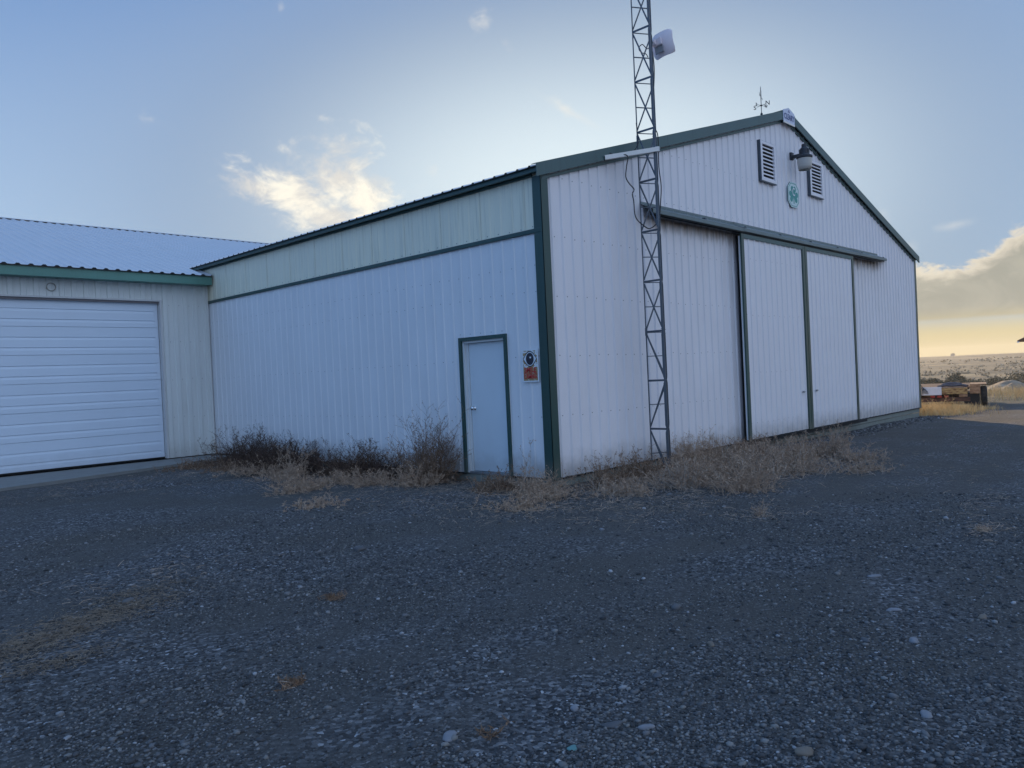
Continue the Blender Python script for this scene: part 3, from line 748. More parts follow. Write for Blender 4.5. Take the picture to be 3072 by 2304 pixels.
m.prism([(-.10,.01),(-.07,.16),(-.10,.24),(-.04,.28),(-.02,.33),(.03,.34),(.05,.29),(.02,.25),(.10,.20),(.08,.14),(.09,.01),(.05,.01),(.03,.10),(-.02,.12),(-.06,.01)],MA,.006)
m.build('pointer',M['vane'],vn)
# maker's badge at the peak
bd=empty('ridge_badge',(XP,-.10,PK),'small house-shaped lavender-white badge with dark blue lettering at the roof peak','sign')
m=MB(); MB2=Matrix(((1,0,0,XP),(0,0,-1,-.098),(0,1,0,PK-.02),(0,0,0,1)))
m.prism([(-.27,-.15),(.27,-.15),(.27,.085),(0,.165),(-.27,.085)],MB2,.010); m.build('board',M['pale'],bd)
m=MB(); m.prism([(-.27,-.185),(.27,-.185),(.27,-.153),(-.27,-.153)],MB2,.016); m.build('lip',M['offw'],bd)
text_mesh('lettering','CLEARY',.165,M['blue'],(XP+.0,-.111,PK-.06),(1,0,0),(0,0,1),bd,.001,.004,xs=.82)
m=MB(); m.prism([(-.05,.065),(-.015,.065),(-.015,.10),(.015,.10),(.015,.065),(.05,.065),(0,.125)],MB2@Matrix.Translation((0,0,.010)),.003); m.build('emblem',M['blue'],bd)
# shamrock sign
sx,sz=8.19,5.075
sh=empty('shamrock_sign',(sx,-.03,sz),'octagonal white sign with teal three-leaf clover and letter C on the gable','sign')
MS=Matrix(((1,0,0,sx),(0,0,-1,-.024),(0,1,0,sz),(0,0,0,1)))
oc=lambda a,b,c,d:[(-c,-b),(c,-b),(a,-d),(a,d),(c,b),(-c,b),(-a,d),(-a,-d)]
m=MB(); m.prism(oc(.275,.27,.135,.15),MS,.018,0,1); m.build('board',[M['tealw'],M['greeng']],sh)
m=MB()
o1=oc(.252,.247,.122,.135); o2=oc(.240,.235,.116,.128)
for i in range(8):
    j=(i+1)%8; m.prism([o1[i],o1[j],o2[j],o2[i]],MS@Matrix.Translation((0,0,.0185)),.002)
m.build('border',M['teal'],sh)
m=MB()
def heart(cx,cy,r,a):
    P=[]
    for k in range(30):
        t=2*PI*k/30; x=16*math.sin(t)**3/17; y=(13*math.cos(t)-5*math.cos(2*t)-2*math.cos(3*t)-math.cos(4*t))/17
        P.append((cx+r*(x*math.cos(a)-y*math.sin(a)), cy+r*(x*math.sin(a)+y*math.cos(a))))
    return P
for i,(cx,cy,a) in enumerate(((0,.095,0),(-.108,-.035,1.9),(.108,-.035,-1.9))): m.prism(heart(cx,cy,.128,a)[::-1],MS@Matrix.Translation((0,0,.0185+.0004*i)),.003)
m.prism([(-.012,.0),(.012,.0),(.02,-.19),(-.006,-.19)],MS@Matrix.Translation((0,0,.0185)),.0045); m.build('clover',M['teal'],sh)
text_mesh('letter','C',.24,M['eyew'],(sx,-.048,sz+.055),(1,0,0),(0,0,1),sh,.001,.003,xs=.8)
# barn light
lx,ly,lz=8.22,-.30,5.80
lm=empty('barn_light',(lx,0,5.95),'dark barn light with frosted bucket lens mounted between the gable vents','lamp')
m=MB(); m.box(lx-.06,lx+.06,-.05,-.0,lz+.03,lz+.19); m.box(lx-.035,lx+.035,-.20,-.05,lz+.055,lz+.125); m.build('wall_mount',M['lampb'],lm,bevel=.01)
m=MB(); m.lathe([(.155,0),(.165,.02),(.165,.05),(.15,.06),(.11,.08),(.095,.12),(.09,.20),(.07,.23),(.05,.24),(.05,.30),(.035,.31),(0,.31)],(lx,ly,lz),28)
for k in range(10):
    a=2*PI*k/10; m.box(.085,.105,-.004,.004,.07,.2,0,Matrix.Translation((lx,ly,lz))@Matrix.Rotation(a,4,'Z'))
m.build('housing',M['lampb'],lm)
m=MB(); m.lathe([(.150,0),(.150,-.06),(.142,-.16),(.128,-.235),(.120,-.235),(.13,-.15),(.14,-.02)],(lx,ly,lz),32); m.build('lens',M['lens'],lm,smooth=True)
m=MB(); m.lathe([(0,.0),(.04,0),(.055,-.05),(.05,-.12),(0,-.15)],(lx,ly,lz),16); m.build('bulb',M['eyew'],lm,smooth=True)
# camera warning sign on the side wall
cy0,cz0=.32,1.61
cs=empty('camera_sign',(-.03,cy0,cz0),'white upright warning sign with a big eye and red words beside the walk-in door','sign')
MC=Matrix(((0,0,-1,-.022),(-1,0,0,cy0),(0,1,0,cz0),(0,0,0,1)))   # local x -> -y, y -> z, z -> -x
m=MB(); m.prism([(-.155,-.235),(.155,-.235),(.155,.235),(-.155,.235)],MC,.008); m.build('board',M['eyew'],cs)
m=MB(); m.prism([(-.137,-.215),(.137,-.215),(.137,.215),(-.137,.215)],MC@Matrix.Translation((0,0,.0085)),.001); m.build('peeling_print',M['camo'],cs)
def ell(cx,cy,a,b,n=28,p=1): return [(cx+a*math.cos(2*PI*k/n),cy+b*math.sin(2*PI*k/n)) for k in range(n)]
m=MB()
def alm(a,b): return [(-a+2*a*k/14, b*math.sin(PI*k/14)+.095) for k in range(15)]+[(a-2*a*k/14,-b*math.sin(PI*k/14)+.095) for k in range(1,14)]
m.prism(alm(.135,.115),MC@Matrix.Translation((0,0,.0100)),.001,1); m.prism(alm(.122,.100),MC@Matrix.Translation((0,0,.0113)),.001,0)
m.prism(ell(0,.095,.075,.088),MC@Matrix.Translation((0,0,.0126)),.001,1)
m.prism(ell(.012,.115,.017,.014,14),MC@Matrix.Translation((0,0,.0139)),.001,0)
m.build('eye_emblem',[M['eyew'],M['eyeb']],cs)
for s,zz,sz_ in (('SMILE',-.065,.098),("YOU'RE ON",-.117,.052),('CAMERA',-.163,.076)):
    text_mesh('lettering',s,sz_,M['red'],(-.0345,cy0,cz0+zz),(0,-1,0),(0,0,1),cs,.0008,.0016 if sz_>.06 else .0004,xs=.95 if s!='CAMERA' else .86)
# ================================================================== WEEDS
def tri_tube(V,F,pts,r0,r1):
    n=len(V); k=len(pts)
    for i,p in enumerate(pts):
        t=pts[min(i+1,k-1)]-pts[max(i-1,0)]
        t=t.normalized() if t.length>1e-9 else Vector((0,0,1))
        u=t.cross(Vector((.3,.5,.81))).normalized(); w=u.cross(t); r=r0+(r1-r0)*i/(k-1)
        for a in (0,2.094,4.189): q=p+u*(r*math.cos(a))+w*(r*math.sin(a)); V.append((q.x,q.y,q.z))
    for i in range(k-1):
        for j in range(3):
            a=n+3*i+j; b=n+3*i+(j+1)%3; F.append((a,b,b+3)); F.append((a,b+3,a+3))
def weed(x,y,h,r,n,mats,label,group,name='dead_weed',twig=7,lean=(0,0),upright=.5,seeds=True,cat='weed',sub=3,thick=1.0):
    rr=random.Random(int(abs(x*991+y*577))+n)
    z0=gz(x,y)-.01; V=[];F=[];V2=[];F2=[]; ph0=rr.uniform(0,6); ph1=rr.uniform(0,6); singles=[]
    for s in range(n):
        a=rr.uniform(0,2*PI); out=rr.random()**.7
        b=Vector((x+rr.gauss(0,r*.33),y+rr.gauss(0,r*.26),z0)) if n>30 else Vector((x+rr.gauss(0,.03),y+rr.gauss(0,.03),z0))
        el=rr.uniform(upright,1.0)**1.0*PI/2 if rr.random()<.7 else rr.uniform(.08,.5)*PI/2
        d=Vector((math.cos(a)*math.cos(el)+lean[0],math.sin(a)*math.cos(el)+lean[1],math.sin(el))).normalized()
        L=h*rr.choice((rr.uniform(.35,.75),rr.uniform(.5,1.0),rr.uniform(.8,1.22)))
        lob=1+.45*math.sin(2*a+ph0)+.25*math.sin(3*a+ph1)
        hor=math.hypot(d.x,d.y); lim=r*lob*rr.uniform(.6,1.35)
        if hor*L>lim: L=max(lim/hor,.12)
        pts=[b]; p=b.copy(); dd=d.copy(); k=5
        for i in range(k):
            dd=(dd+Vector((rr.gauss(0,.17),rr.gauss(0,.17),rr.gauss(-.05,.13)))).normalized(); p=p+dd*L/k
            if p.z<z0+.01: p.z=z0+.012; dd.z=abs(dd.z)*.3
            pts.append(p.copy())
        tri_tube(V,F,pts,.0032*thick,.0012*thick)
        if n<=30: singles.append((V,F)); V=[];F=[]
        for t in range(twig):
            f=rr.uniform(.22,1.0)*k; i=min(int(f),k-1); q=pts[i].lerp(pts[i+1],f-i)
            a2=rr.uniform(0,2*PI); dv=(dd*.7+Vector((math.cos(a2),math.sin(a2),rr.uniform(-.1,.9)))).normalized()
            l=L*rr.uniform(.12,.32)*(1.15-f/k*.5); tp=[q]
            for _ in range(3): dv=(dv+Vector((rr.gauss(0,.2),rr.gauss(0,.2),rr.gauss(.06,.14)))).normalized(); q=q+dv*l/3; q.z=max(q.z,z0+.008); tp.append(q.copy())
            tri_tube(V2,F2,tp,.0018*thick,.0008*thick)
            for w in range(sub):
                f3=rr.uniform(.2,1)*3; i3=min(int(f3),2); q3=tp[i3].lerp(tp[i3+1],f3-i3)
                e=Vector((rr.gauss(0,1),rr.gauss(0,1),rr.gauss(.4,.8))).normalized(); ll=rr.uniform(.015,.05)
                if seeds:
                    sd=e.cross(Vector((rr.gauss(0,1),rr.gauss(0,1),rr.gauss(0,1)))).normalized()*rr.uniform(.002,.0045)*thick
                    nn=len(V2); e1=q3+e*ll
                    for c in (q3-sd*.4,q3+e*ll*.55+sd,e1,q3+e*ll*.55-sd): V2.append((c.x,c.y,max(c.z,z0+.004)))
                    F2.append((nn,nn+1,nn+2)); F2.append((nn,nn+2,nn+3))
                else: tri_tube(V2,F2,[q3,q3+e*ll],.0012,.0008)
    w=empty(name,(x,y,z0),label,cat,0,group)
    
    for v_,f_ in (singles if n<=30 else [(V,F)]): raw_mesh('stem',v_,f_,mats[0],w)
    raw_mesh('foliage',V2,F2,mats[1],w)
    return w
GL='dead weeds along the hangar side wall'; GG='dead weeds before the gable end'
dk=(M['wdark'],M['wdark']); br=(M['wbrown'],M['wdark']); tn=(M['wtan'],M['wbrown']) ; tm=(M['wpale'],M['wtan']); tt=(M['wtan'],M['wtan']); pl=(M['wpale'],M['wtan']); pp=(M['wpale'],M['wtan'])
W_=[ # x,y,h,r,n,mats,twig,upright,label,group
 (-.45,9.3,.95,.18,7,tn,5,.85,'tall thin weed sprig in the corner between garage and hangar',GL),
 (-.55,7.9,.72,.62,150,dk,8,.3,'tall dark spiky weed bush, farthest of the dark bushes along the side wall',GL),
 (-.62,7.0,.60,.62,150,dk,8,.2,'dark rounded weed bush second along the side wall from the garage',GL),
 (-.66,6.1,.62,.62,150,dk,8,.2,'dark rounded weed bush third along the side wall from the garage',GL),
 (-.62,5.35,.52,.5,100,dk,7,.2,'low dark weed bush where the dark row thins out',GL),
 (-1.45,8.3,.22,.7,90,tn,6,.05,'low flattened tan weed mat beside the concrete apron',GL),
 (-1.25,7.15,.24,.6,80,tn,6,.05,'low tan tangle in front of the two dark bushes nearest the garage',GL),
 (-.58,4.55,.42,.5,80,br,7,.2,'small brown weed clump between the dark row and the spiky clump',GL),
 (-.60,3.75,.60,.48,120,br,8,.3,'brown spiky weed clump in the middle of the side wall',GL),
 (-.60,3.05,.42,.48,90,dk,7,.15,'dark low weed clump just right of the brown spiky one',GL),
 (-.42,2.65,.80,.2,8,tn,6,.85,'single lanky weed leaning against the side wall',GL),
 (-.40,2.15,.98,.38,110,(M['wbrown'],M['wbrown']),9,.6,'tallest feathery brown weed beside the walk-in door',GL),
 (-.85,2.0,.38,.42,80,tt,6,.1,'tan tangle at the foot of the tall feathery weed',GL),
 (-1.60,4.25,.55,.35,34,tt,6,.5,'upright tan twiggy weed standing out from the wall before the dark bushes',GL),
 (-2.05,3.2,.26,.5,70,tt,6,.05,'low pale tan mat of weed out in the yard left of the door',GL),
 (-2.7,1.75,.12,.45,50,pl,5,.0,'flattened straw coloured weed lying on the gravel left of the door',GL),
 (-.52,.55,.30,.42,90,tn,6,.15,'low golden brown weed tuft between door and hangar corner',GL),
 (-.22,.42,1.05,.24,9,pl,8,.8,'tall bare branching weed standing between door and green corner trim',GL),
 (-.45,-.12,.34,.4,90,tt,6,.15,'tan weed tuft right at the hangar corner',GL),
 (-1.45,-.75,.16,.5,50,tt,5,.0,'thin flattened weed litter clump lying out from the hangar corner',GG),
 (.45,-.62,.40,.38,80,tn,6,.3,'brown weed clump first along the gable from the corner',GG),
 (.10,-1.15,.26,.5,80,pl,6,.05,'pale low tangle out from the first gable clump',GG),
 (1.15,-.65,.48,.42,90,tn,6,.3,'brown weed clump left of the mast foot',GG),
 (.95,-1.45,.42,.45,80,pp,6,.35,'bleached upright stalks in front of the mast',GG),
 (1.95,-.85,.40,.48,100,tt,7,.25,'brown weed clump wrapped round the mast foot',GG),
 (2.75,-.60,.55,.42,80,tt,7,.4,'weed clump just right of the mast against the gable wall',GG),
 (2.15,-1.75,.36,.55,110,pl,7,.2,'wide bleached tangle before the mast on the gravel',GG),
 (3.45,-.65,.42,.5,100,tt,7,.25,'brown weed clump midway between mast and sliding door',GG),
 (3.05,-1.55,.42,.5,110,pl,7,.15,'bleached bushy weed before the wall left of the sliding door',GG),
 (4.35,-.75,.42,.5,90,tn,6,.2,'brown weed clump nearest the left edge of the sliding door',GG),
 (4.05,-1.6,.40,.5,100,pl,7,.2,'bleached tangle before the left edge of the sliding door',GG),
 (5.05,-1.35,.36,.5,90,tt,7,.2,'brown rounded weed clump out from the sliding door',GG),
 (5.45,-1.75,.50,.42,60,pp,7,.5,'whitish upright branching weed, the farthest right of the tall ones',GG),
 (4.9,-2.35,.22,.55,80,pl,6,.05,'low pale weed mat trailing right into the gravel',GG),
 (3.5,-2.9,.18,.55,60,pl,6,.0,'thin pale weed mat, last of the row in the open gravel',GG),
 (1.1,-2.3,.34,.5,80,tt,6,.1,'tan low tangle nearest the camera before the mast',GG),
 (-1.30,6.1,.26,.6,80,tt,6,.05,'low tan mat at the foot of the third dark bush',GL),
 (-1.25,5.15,.24,.55,70,tt,6,.05,'low tan mat where the dark row of bushes thins out',GL),
 (-1.20,3.5,.26,.55,80,tt,6,.05,'low tan mat before the brown spiky clump',GL),
 (-1.05,2.75,.28,.5,80,tt,6,.05,'low tan mat left of the tall feathery weed',GL),
 (-.80,-.55,.22,.5,60,tt,6,.05,'flat tan mat just outside the hangar corner',GG),
 (1.6,-1.5,.34,.5,90,tt,7,.15,'low tan tangle left of the wide bleached tangle',GG),
 (2.9,-2.2,.30,.55,90,pl,7,.1,'low pale tangle at the outer edge of the weed bank before the mast',GG),
 (3.75,-1.15,.40,.5,90,tt,7,.2,'tan clump in the middle of the weed bank before the sliding door',GG),
]
for (x,y,h,r,n,mt,twg,upr,lab,grp) in W_:
    if n>30:
        gbl=(grp==GG); n=int(n*(1.9 if gbl else 1.7)); r*=1.3; h*=1.05
    weed(x,y,h,r,n,mt,lab,grp,twig=twg,upright=upr,thick=1.45 if mt[0] in (M['wpale'],) else 1.3)
weed(-.56,-3.34,.20,.3,14,pl,'sparse pale weed alone on the gravel in front of the hangar corner','stray weeds on the gravel',twig=5,upright=.2)
weed(-5.02,-2.14,.05,.13,26,(M['wtan'],M['wbrown']),'small pale tumble of dry roots lying in the middle of the yard','stray weeds on the gravel',twig=4,upright=0.)
weed(-6.12,-3.45,.04,.08,22,(M['wpale'],M['wbrown']),'tiny dry root tangle lying in the near left gravel','stray weeds on the gravel',twig=4,upright=0.)
weed(-5.9,-4.72,.04,.04,8,(M['wbrown'],M['wbrown']),'tiny star shaped dry twig close to the flat wedge stone','stray weeds on the gravel',twig=3,upright=0.1)
weed(-.3,-5.35,.06,.16,18,tt,'small tan weed scrap on the right of the yard','stray weeds on the gravel',twig=4,upright=0.)
# straw litter on the ground
def litter(name,spots,mat,label,lmin=.03,lmax=.14,seed=3,ww=.0016,tilt=.12):
    rr=random.Random(seed); V=[];F=[]
    for (cx,cy,sx_,sy_,n) in spots:
        for _ in range(n):
            x=rr.gauss(cx,sx_); y=rr.gauss(cy,sy_)
            if x>-.06 and y>-.06 and y<12 and x<16.4: continue
            a=rr.uniform(0,PI*2); l=rr.uniform(lmin,lmax); z=gz(x,y)+rr.uniform(.003,.014); t=rr.gauss(0,tilt)
            d=Vector((math.cos(a),math.sin(a),t))*l; s=Vector((-math.sin(a),math.cos(a),rr.uniform(-.6,.6)))*ww*rr.uniform(.7,1.5)
            m_=Vector((x,y,z+abs(d.z)*.5+.003)); bend=Vector((rr.gauss(0,.12),rr.gauss(0,.12),rr.uniform(0,.08)))*l
            n0=len(V); A=m_-d*.5; B=m_+bend; Cc=m_+d*.5
            for q in (A,B,Cc):
                for sg in (-1,1): c=q+s*sg; V.append((c.x,c.y,c.z))
            F.append((n0,n0+1,n0+3)); F.append((n0,n0+3,n0+2)); F.append((n0+2,n0+3,n0+5)); F.append((n0+2,n0+5,n0+4))
    raw_mesh(name,V,F,mat,kind='stuff',label=label,cat='straw')
sp=[(-.5,k*1.0,.42,.6,420) for k in range(0,9)]+[(k*.8+.3,-.75,.5,.45,420) for k in range(0,8)]
sp+=[(-1.6,k*1.3-.6,.6,.6,260) for k in range(0,7)]+[(k*1.1,-2.0,.6,.45,300) for k in range(-1,6)]
sp2=[(-6.25,-1.08,.30,.10,1500),(-6.57,-1.34,.30,.09,1500),(-6.97,-1.53,.25,.12,1500),(-6.84,-1.97,.2,.08,800),(-5.9,-.75,.22,.07,500)]
sp+=[(-5.6,-.3,.5,.3,160),(-2.6,7.2,.9,.5,300),(-4.2,6.4,.7,.5,160),(-.3,-5.38,.25,.12,120),(1.2,-5.0,.5,.15,120),(-.56,-3.34,.25,.2,160),(-1.68,-1.04,.4,.3,200),(8.5,-3.2,1.5,.5,120),(3,-4,1.5,.8,160)]
litter('straw_litter',sp,M['wtan'],'dry straw and weed litter strewn over the gravel along the walls')
litter('straw_patch',sp2,weed_mat('dusty_straw',(.15,.11,.08),(.30,.23,.165)),'brown flattened straw patches at the near left of the yard',.015,.06,8,.0014,.08)
# ================================================================== TRAILER
er=Vector((.222,-.975,0)); tr_rz=math.atan2(er.y,er.x); tc=Vector((23.30,1.10,-.42))
tr=empty('flatbed_trailer',tuple(tc),'rusty low flatbed trailer parked in dry grass beyond the hangar corner','trailer',tr_rz)
TM=Matrix.Translation(tc)@Matrix.Rotation(tr_rz,4,'Z')
def rust_mat(name,c1,c2,sc=6):
    m,t,pos=new_mat(name); a=t.noise(scaled(t,pos,(1,1,2.5)),sc,5,.7); c=t.mix(t.ramp(a,[(.38,0.),(.62,1.)]),c1,c2)
    finish(t,**{'Base Color':c,'Roughness':.75,'Normal':t.bump(a,.3,.02)}); return m
RU=rust_mat('rusty_yellow_beam',(.16,.07,.03),(.50,.33,.13)); RD=rust_mat('dark_rust',(.04,.02,.015),(.14,.06,.035)); RF=rust_mat('rusty_fender',(.22,.11,.055),(.42,.25,.14))
RUB=plain('tyre_rubber',(.014,.014,.015),.85)
def tbox(name,bx,mat,par=tr,bev=.006,**k):
    m=MB()
    for b in bx: m.box(*b,0,TM)
    return m.build(name,mat,par,bevel=bev,**k)
tbox('frame',[(-1.15,.70,.0,.10,.20,.36),(-1.10,-1.0,.1,5.2,.22,.40),(.55,.65,.1,5.2,.22,.40)]+[(-1.0,.55,.8*k+.6,.8*k+.68,.26,.38) for k in range(6)],RD)
tbox('rear_beam',[(-1.2,.62,-.02,.06,.47,.70)],RU,label='yellow rusted end beam')
tbox('deck',[(-1.2,.68,.07,5.3,.64,.71)],RD)
tbox('side_brace',[(.35,.62,-.03,.02,.37,.46)],RF)
f1=tbox('fender',[(.72,1.02,-.05,-.02,.48,.82),(.72,1.22,-.02,1.9,.79,.82),(.70,.72,-.05,1.9,.48,.82)],RF,label='boxy sheet metal fender over the right wheels')
tbox('fender_shade_sheet',[(.50,1.0,.02,.05,.06,.50)],RUB)  # dark sheet added to stand in for the shade under the fender
f1=tbox('fender',[(-1.64,-1.22,-.05,-.02,.50,.82),(-1.64,-1.22,-.02,1.9,.79,.82)],RF)
for sx_ in (1.12,-1.43):
    for yy in (.40,1.30):
        R90=Matrix.Rotation(PI/2,4,'Y'); w=MB(); c=TM@Vector((sx_-.11,yy,.35)); RR3=Matrix.Rotation(tr_rz,4,'Z')@R90
        w.lathe([(.20,0),(.30,.0),(.345,.03),(.352,.06),(.352,.16),(.345,.19),(.30,.22),(.20,.22)],c,28,0,RR3)
        wo=w.build('wheel',RUB,tr)
        w=MB(); w.lathe([(0,.03),(.09,.0),(.12,.05),(.19,.07),(.205,.01),(.205,.21),(.19,.15),(.1,.16),(0,.16)],c,24,0,RR3); w.build('rim',M['offw'],wo)
tbox('axle',[(-1.4,.9,.37,.43,.32,.38),(-1.4,.9,1.27,1.33,.32,.38)],RD)
tbox('light_box',[(-.85,-.20,-.06,.0,.45,.75)],plain('white_board',(.68,.68,.72),.5),label='pale white box at the end of the trailer')
for k in range(3): tbox('tail_light',[(-.56+.22*k,-.42+.22*k,-.07,-.02,.36,.43)],plain('red_lens',(.35,.02,.015),.3))
m=MB()
for k in range(5):
    m.tube(spline([TM@Vector(p) for p in ((-1.05+.06*k,-.05,.45),(-1.03+.06*k,-.15,.80-.03*k),(-.86+.05*k,-.12,.84-.06*k),(-.80+.04*k,-.06,.5))]),.009,6)
m.build('hose',M['cable'],tr)
m=MB()
for i in range(9):
    x0=-1.0+.19*i
m.tube(spline([TM@Vector(p) for p in ((-.35,.6,.735),(-.1,.7,.77),(.15,.6,.76),(.4,.8,.77),(.62,.6,.735))]),.045,10); m.tube(spline([TM@Vector(p) for p in ((-.25,1.6,.74),(.05,1.7,.80),(.4,1.8,.75))]),.07,10)
m.build('rolled_tarp',plain('grey_tarp',(.07,.07,.09),.7),label='dark rolled tarp lying on the trailer deck',cat='tarp')
# ================================================================== SHED at the right edge
shd=empty('wooden_shed',(63.4,6.0,-1.1),'dark brown wooden shed with white edged roof at the right edge of the view','shed',math.radians(-12))
SM=Matrix.Translation((62.9,3.12,-1.6))@Matrix.Rotation(math.radians(-6),4,'Z')
WD=plain('dark_red_boards',(.07,.035,.03),.8,0,.3,3,.3)
m=MB()
m.box(0,4,-3,2.95,0,3.95,0,SM); m.face([SM@Vector(p) for p in ((0,-3,3.95),(0,2.95,3.95),(0,0,5.3))]); m.build('wall',WD,shd)
m=MB()
for s in (1,-1):
    P=[(-.4,3.35*s,3.85),(4.4,3.35*s,3.85),(4.4,0,5.42),(-.4,0,5.42)]
    m.face([SM@Vector(p) for p in P]); m.face([SM@Vector((p[0],p[1],p[2]+.12)) for p in P]); 
    for a,b in ((P[0],P[1]),(P[0],P[3])): m.face([SM@Vector(a),SM@Vector(b),SM@Vector((b[0],b[1],b[2]+.12)),SM@Vector((a[0],a[1],a[2]+.12))])
m.build('roof',plain('dark_red_roof',(.10,.04,.035),.7),shd)
m=MB(); m.box(-.44,-.405,3.2,3.36,3.80,3.88,0,SM); m.build('fascia_end',M['eyew'],shd)
# ================================================================== FIELD: shrubs, mounds, far things
def shrub(x,y,r,h,label,name='sagebrush',mat=None,grp='shrubs in the dry field',cat='shrub',n=900,leaf=.10,zadd=0):
    rr=random.Random(int(x*13+y*7)); mat=mat or M['sage']; z0=gz(x,y)-.05+zadd; V=[];F=[]
    blobs=[(rr.uniform(-.6,.6)*r,rr.uniform(-.6,.6)*r,rr.uniform(.45,.85)*h,rr.uniform(.3,.5)*r) for _ in range(7)]
    for i in range(n):
        bx,by,bz,br_=rr.choice(blobs); u=Vector((rr.gauss(0,1),rr.gauss(0,1),rr.gauss(0,1))).normalized()*rr.uniform(.5,1)**.5
        p=Vector((x+bx+u.x*br_,y+by+u.y*br_,z0+max(.02,bz+u.z*min(br_,h*.5)-.1*h)))
        a=Vector((rr.gauss(0,1),rr.gauss(0,1),rr.gauss(0,1))).normalized()*leaf*rr.uniform(.6,1.3); b=a.cross(Vector((rr.gauss(0,1),rr.gauss(0,1),rr.gauss(0,1)))).normalized()*leaf*.5
        n0=len(V)
        for c in (p-a,p+b,p+a,p-b): V.append((c.x,c.y,c.z))
        F.append((n0,n0+1,n0+2)); F.append((n0,n0+2,n0+3))
    w=empty(name,(x,y,z0),label,cat,0,grp); raw_mesh('crown',V,F,mat,w)
    V=[];F=[]
    for bx,by,bz,br_ in blobs: tri_tube(V,F,[Vector((x,y,z0)),Vector((x+bx*.5,y+by*.5,z0+bz*.4)),Vector((x+bx,y+by,z0+bz*.9))],.05*h,.02*h)
    raw_mesh('stem',V,F,M['wbrown'],w)
shrub(80.5,15.4,2.3,1.45,'largest dark rounded shrub behind the trailer',n=1500,leaf=.12)
shrub(79,18.0,1.9,1.05,'dark shrub left of the largest one',n=900)
shrub(84,21.6,1.2,1.1,'small dark shrub just right of the hangar edge',n=700)
shrub(77,13.2,1.9,.9,'low broad grey-green shrub between trailer fender and largest shrub',n=1100)
shrub(80,12.0,2.0,.9,'low broad shrub right of the largest one',n=1100)
shrub(92,13.0,2.6,1.3,'dark shrub near the shed, left one of the two',n=1100)
shrub(90,10.6,1.6,1.4,'dark shrub beside the shed wall',n=900)
shrub(66,13.5,1.4,.8,'low scrubby bush behind the trailer box',n=800)
shrub(195,27,3.8,3.2,'lone dark bush far out in the field',n=900,leaf=.28)
shrub(245,24,2.6,3.0,'second lone bush farther out near the shed',n=700,leaf=.28)
shrub(410,62,5,5,'tiny rounded tree on the horizon',name='horizon_tree',n=600,leaf=.6,grp=None,cat='tree')
# far-off brush as one mass
rr=random.Random(5); V=[];F=[]
for i in range(1300):
    d=55+rr.random()**1.5*300; an_=math.radians(rr.uniform(66,88)); x=-8+d*math.sin(an_); y=-7+d*math.cos(an_)
    if x<50 or (58<x<70 and y<9.5): continue
    k=VN(x*.035+3,y*.07)*3.2+VN(x*.11,y*.16+9)*1.8+rr.uniform(-.9,.9)
    if k<.1: continue
    s=rr.uniform(.15,.42)*(1+d/260); z=gz(x,y)
    for q in range(9):
        p=Vector((x+rr.gauss(0,s),y+rr.gauss(0,s),z+abs(rr.gauss(0,s*.5)))); a=Vector((rr.gauss(0,1),rr.gauss(0,1),abs(rr.gauss(0,1)))).normalized()*s*.55; b=a.cross(Vector((rr.gauss(0,1),rr.gauss(0,1),.3))).normalized()*s*.3
        n0=len(V)
        for c in (p-a,p+b,p+a,p-b): V.append((c.x,c.y,max(c.z,z)))
        F.append((n0,n0+1,n0+2)); F.append((n0,n0+2,n0+3))
raw_mesh('field_brush',V,F,weed_mat('far_brush',(.20,.17,.125),(.36,.30,.21)),kind='stuff',label='grey and tan brush covering the far dry field',cat='brush')
# dirt mounds
def mound(x,y,rx,ry,h,label,seed,mat='dirt'):
    r_=random.Random(seed); N=36; K=12; V=[];F=[]; ph=[r_.uniform(0,6) for _ in range(5)]
    for i in range(K+1):
        for j in range(N):
            a=2*PI*j/N; f=i/K; e=1+.18*math.sin(2*a+ph[0])+.1*math.sin(5*a+ph[1]); xx=x+rx*f*e*math.cos(a); yy=y+ry*f*e*math.sin(a)
            zz=h*(math.cos(PI*f)*.5+.5)*(1+.3*math.sin(xx*2.3+ph[2])*math.cos(yy*2.0+ph[3]))+r_.uniform(-.03,.03)*h
            V.append((xx,yy,gz(xx,yy)+zz-.04))
    for i in range(K):
        for j in range(N): a=i*N+j; b=i*N+(j+1)%N; F.append((a,a+N,b+N,b))
    raw_mesh('dirt_mound',V,F,M[mat],smooth=True,label=label,cat='dirt mound',group='dirt mounds beyond the trailer')
mound(50,4.6,4.0,1.9,.50,'broad pale dirt mound right behind the trailer wheel',1)
mound(52,2.2,3.6,1.3,.42,'pale dirt mound farther right before the shed',2)
mound(44,3.2,2.5,1.0,.40,'low dark earth mound just right of the trailer wheel',3)
mound(45,1.4,2.0,1.2,.50,'lumpy earth mound nearest the right edge of the view',4)
# far horizon buildings
m=MB(); m.box(-1.2,1.2,-1.1,1.1,0,1.5,0,Matrix.Translation((615,152.7,.7))); fb=m.build('distant_building',plain('far_wall',(.35,.32,.28),.8),label='tiny pale building on the horizon right of the hangar edge',cat='building')
m=MB()
for s in (1,-1): m.face([(613.6,152.7+1.3*s,2.18),(616.4,152.7+1.3*s,2.18),(616.4,152.7,2.7),(613.6,152.7,2.7)]); m.face([(613.8,151.6,2.2),(613.8,153.8,2.2),(613.8,152.7,2.65)])
m.build('roof',plain('far_roof',(.2,.18,.17),.8),fb)
m=MB(); m.tube([(380,64,-.5),(380,64,8.5)],.12,6); m.tube([(380,62.8,8.0),(380,65.2,8.0)],.07,6); m.build('utility_pole',plain('far_pole',(.12,.10,.09),.8),label='tiny utility pole on the far horizon near the shed',cat='pole')
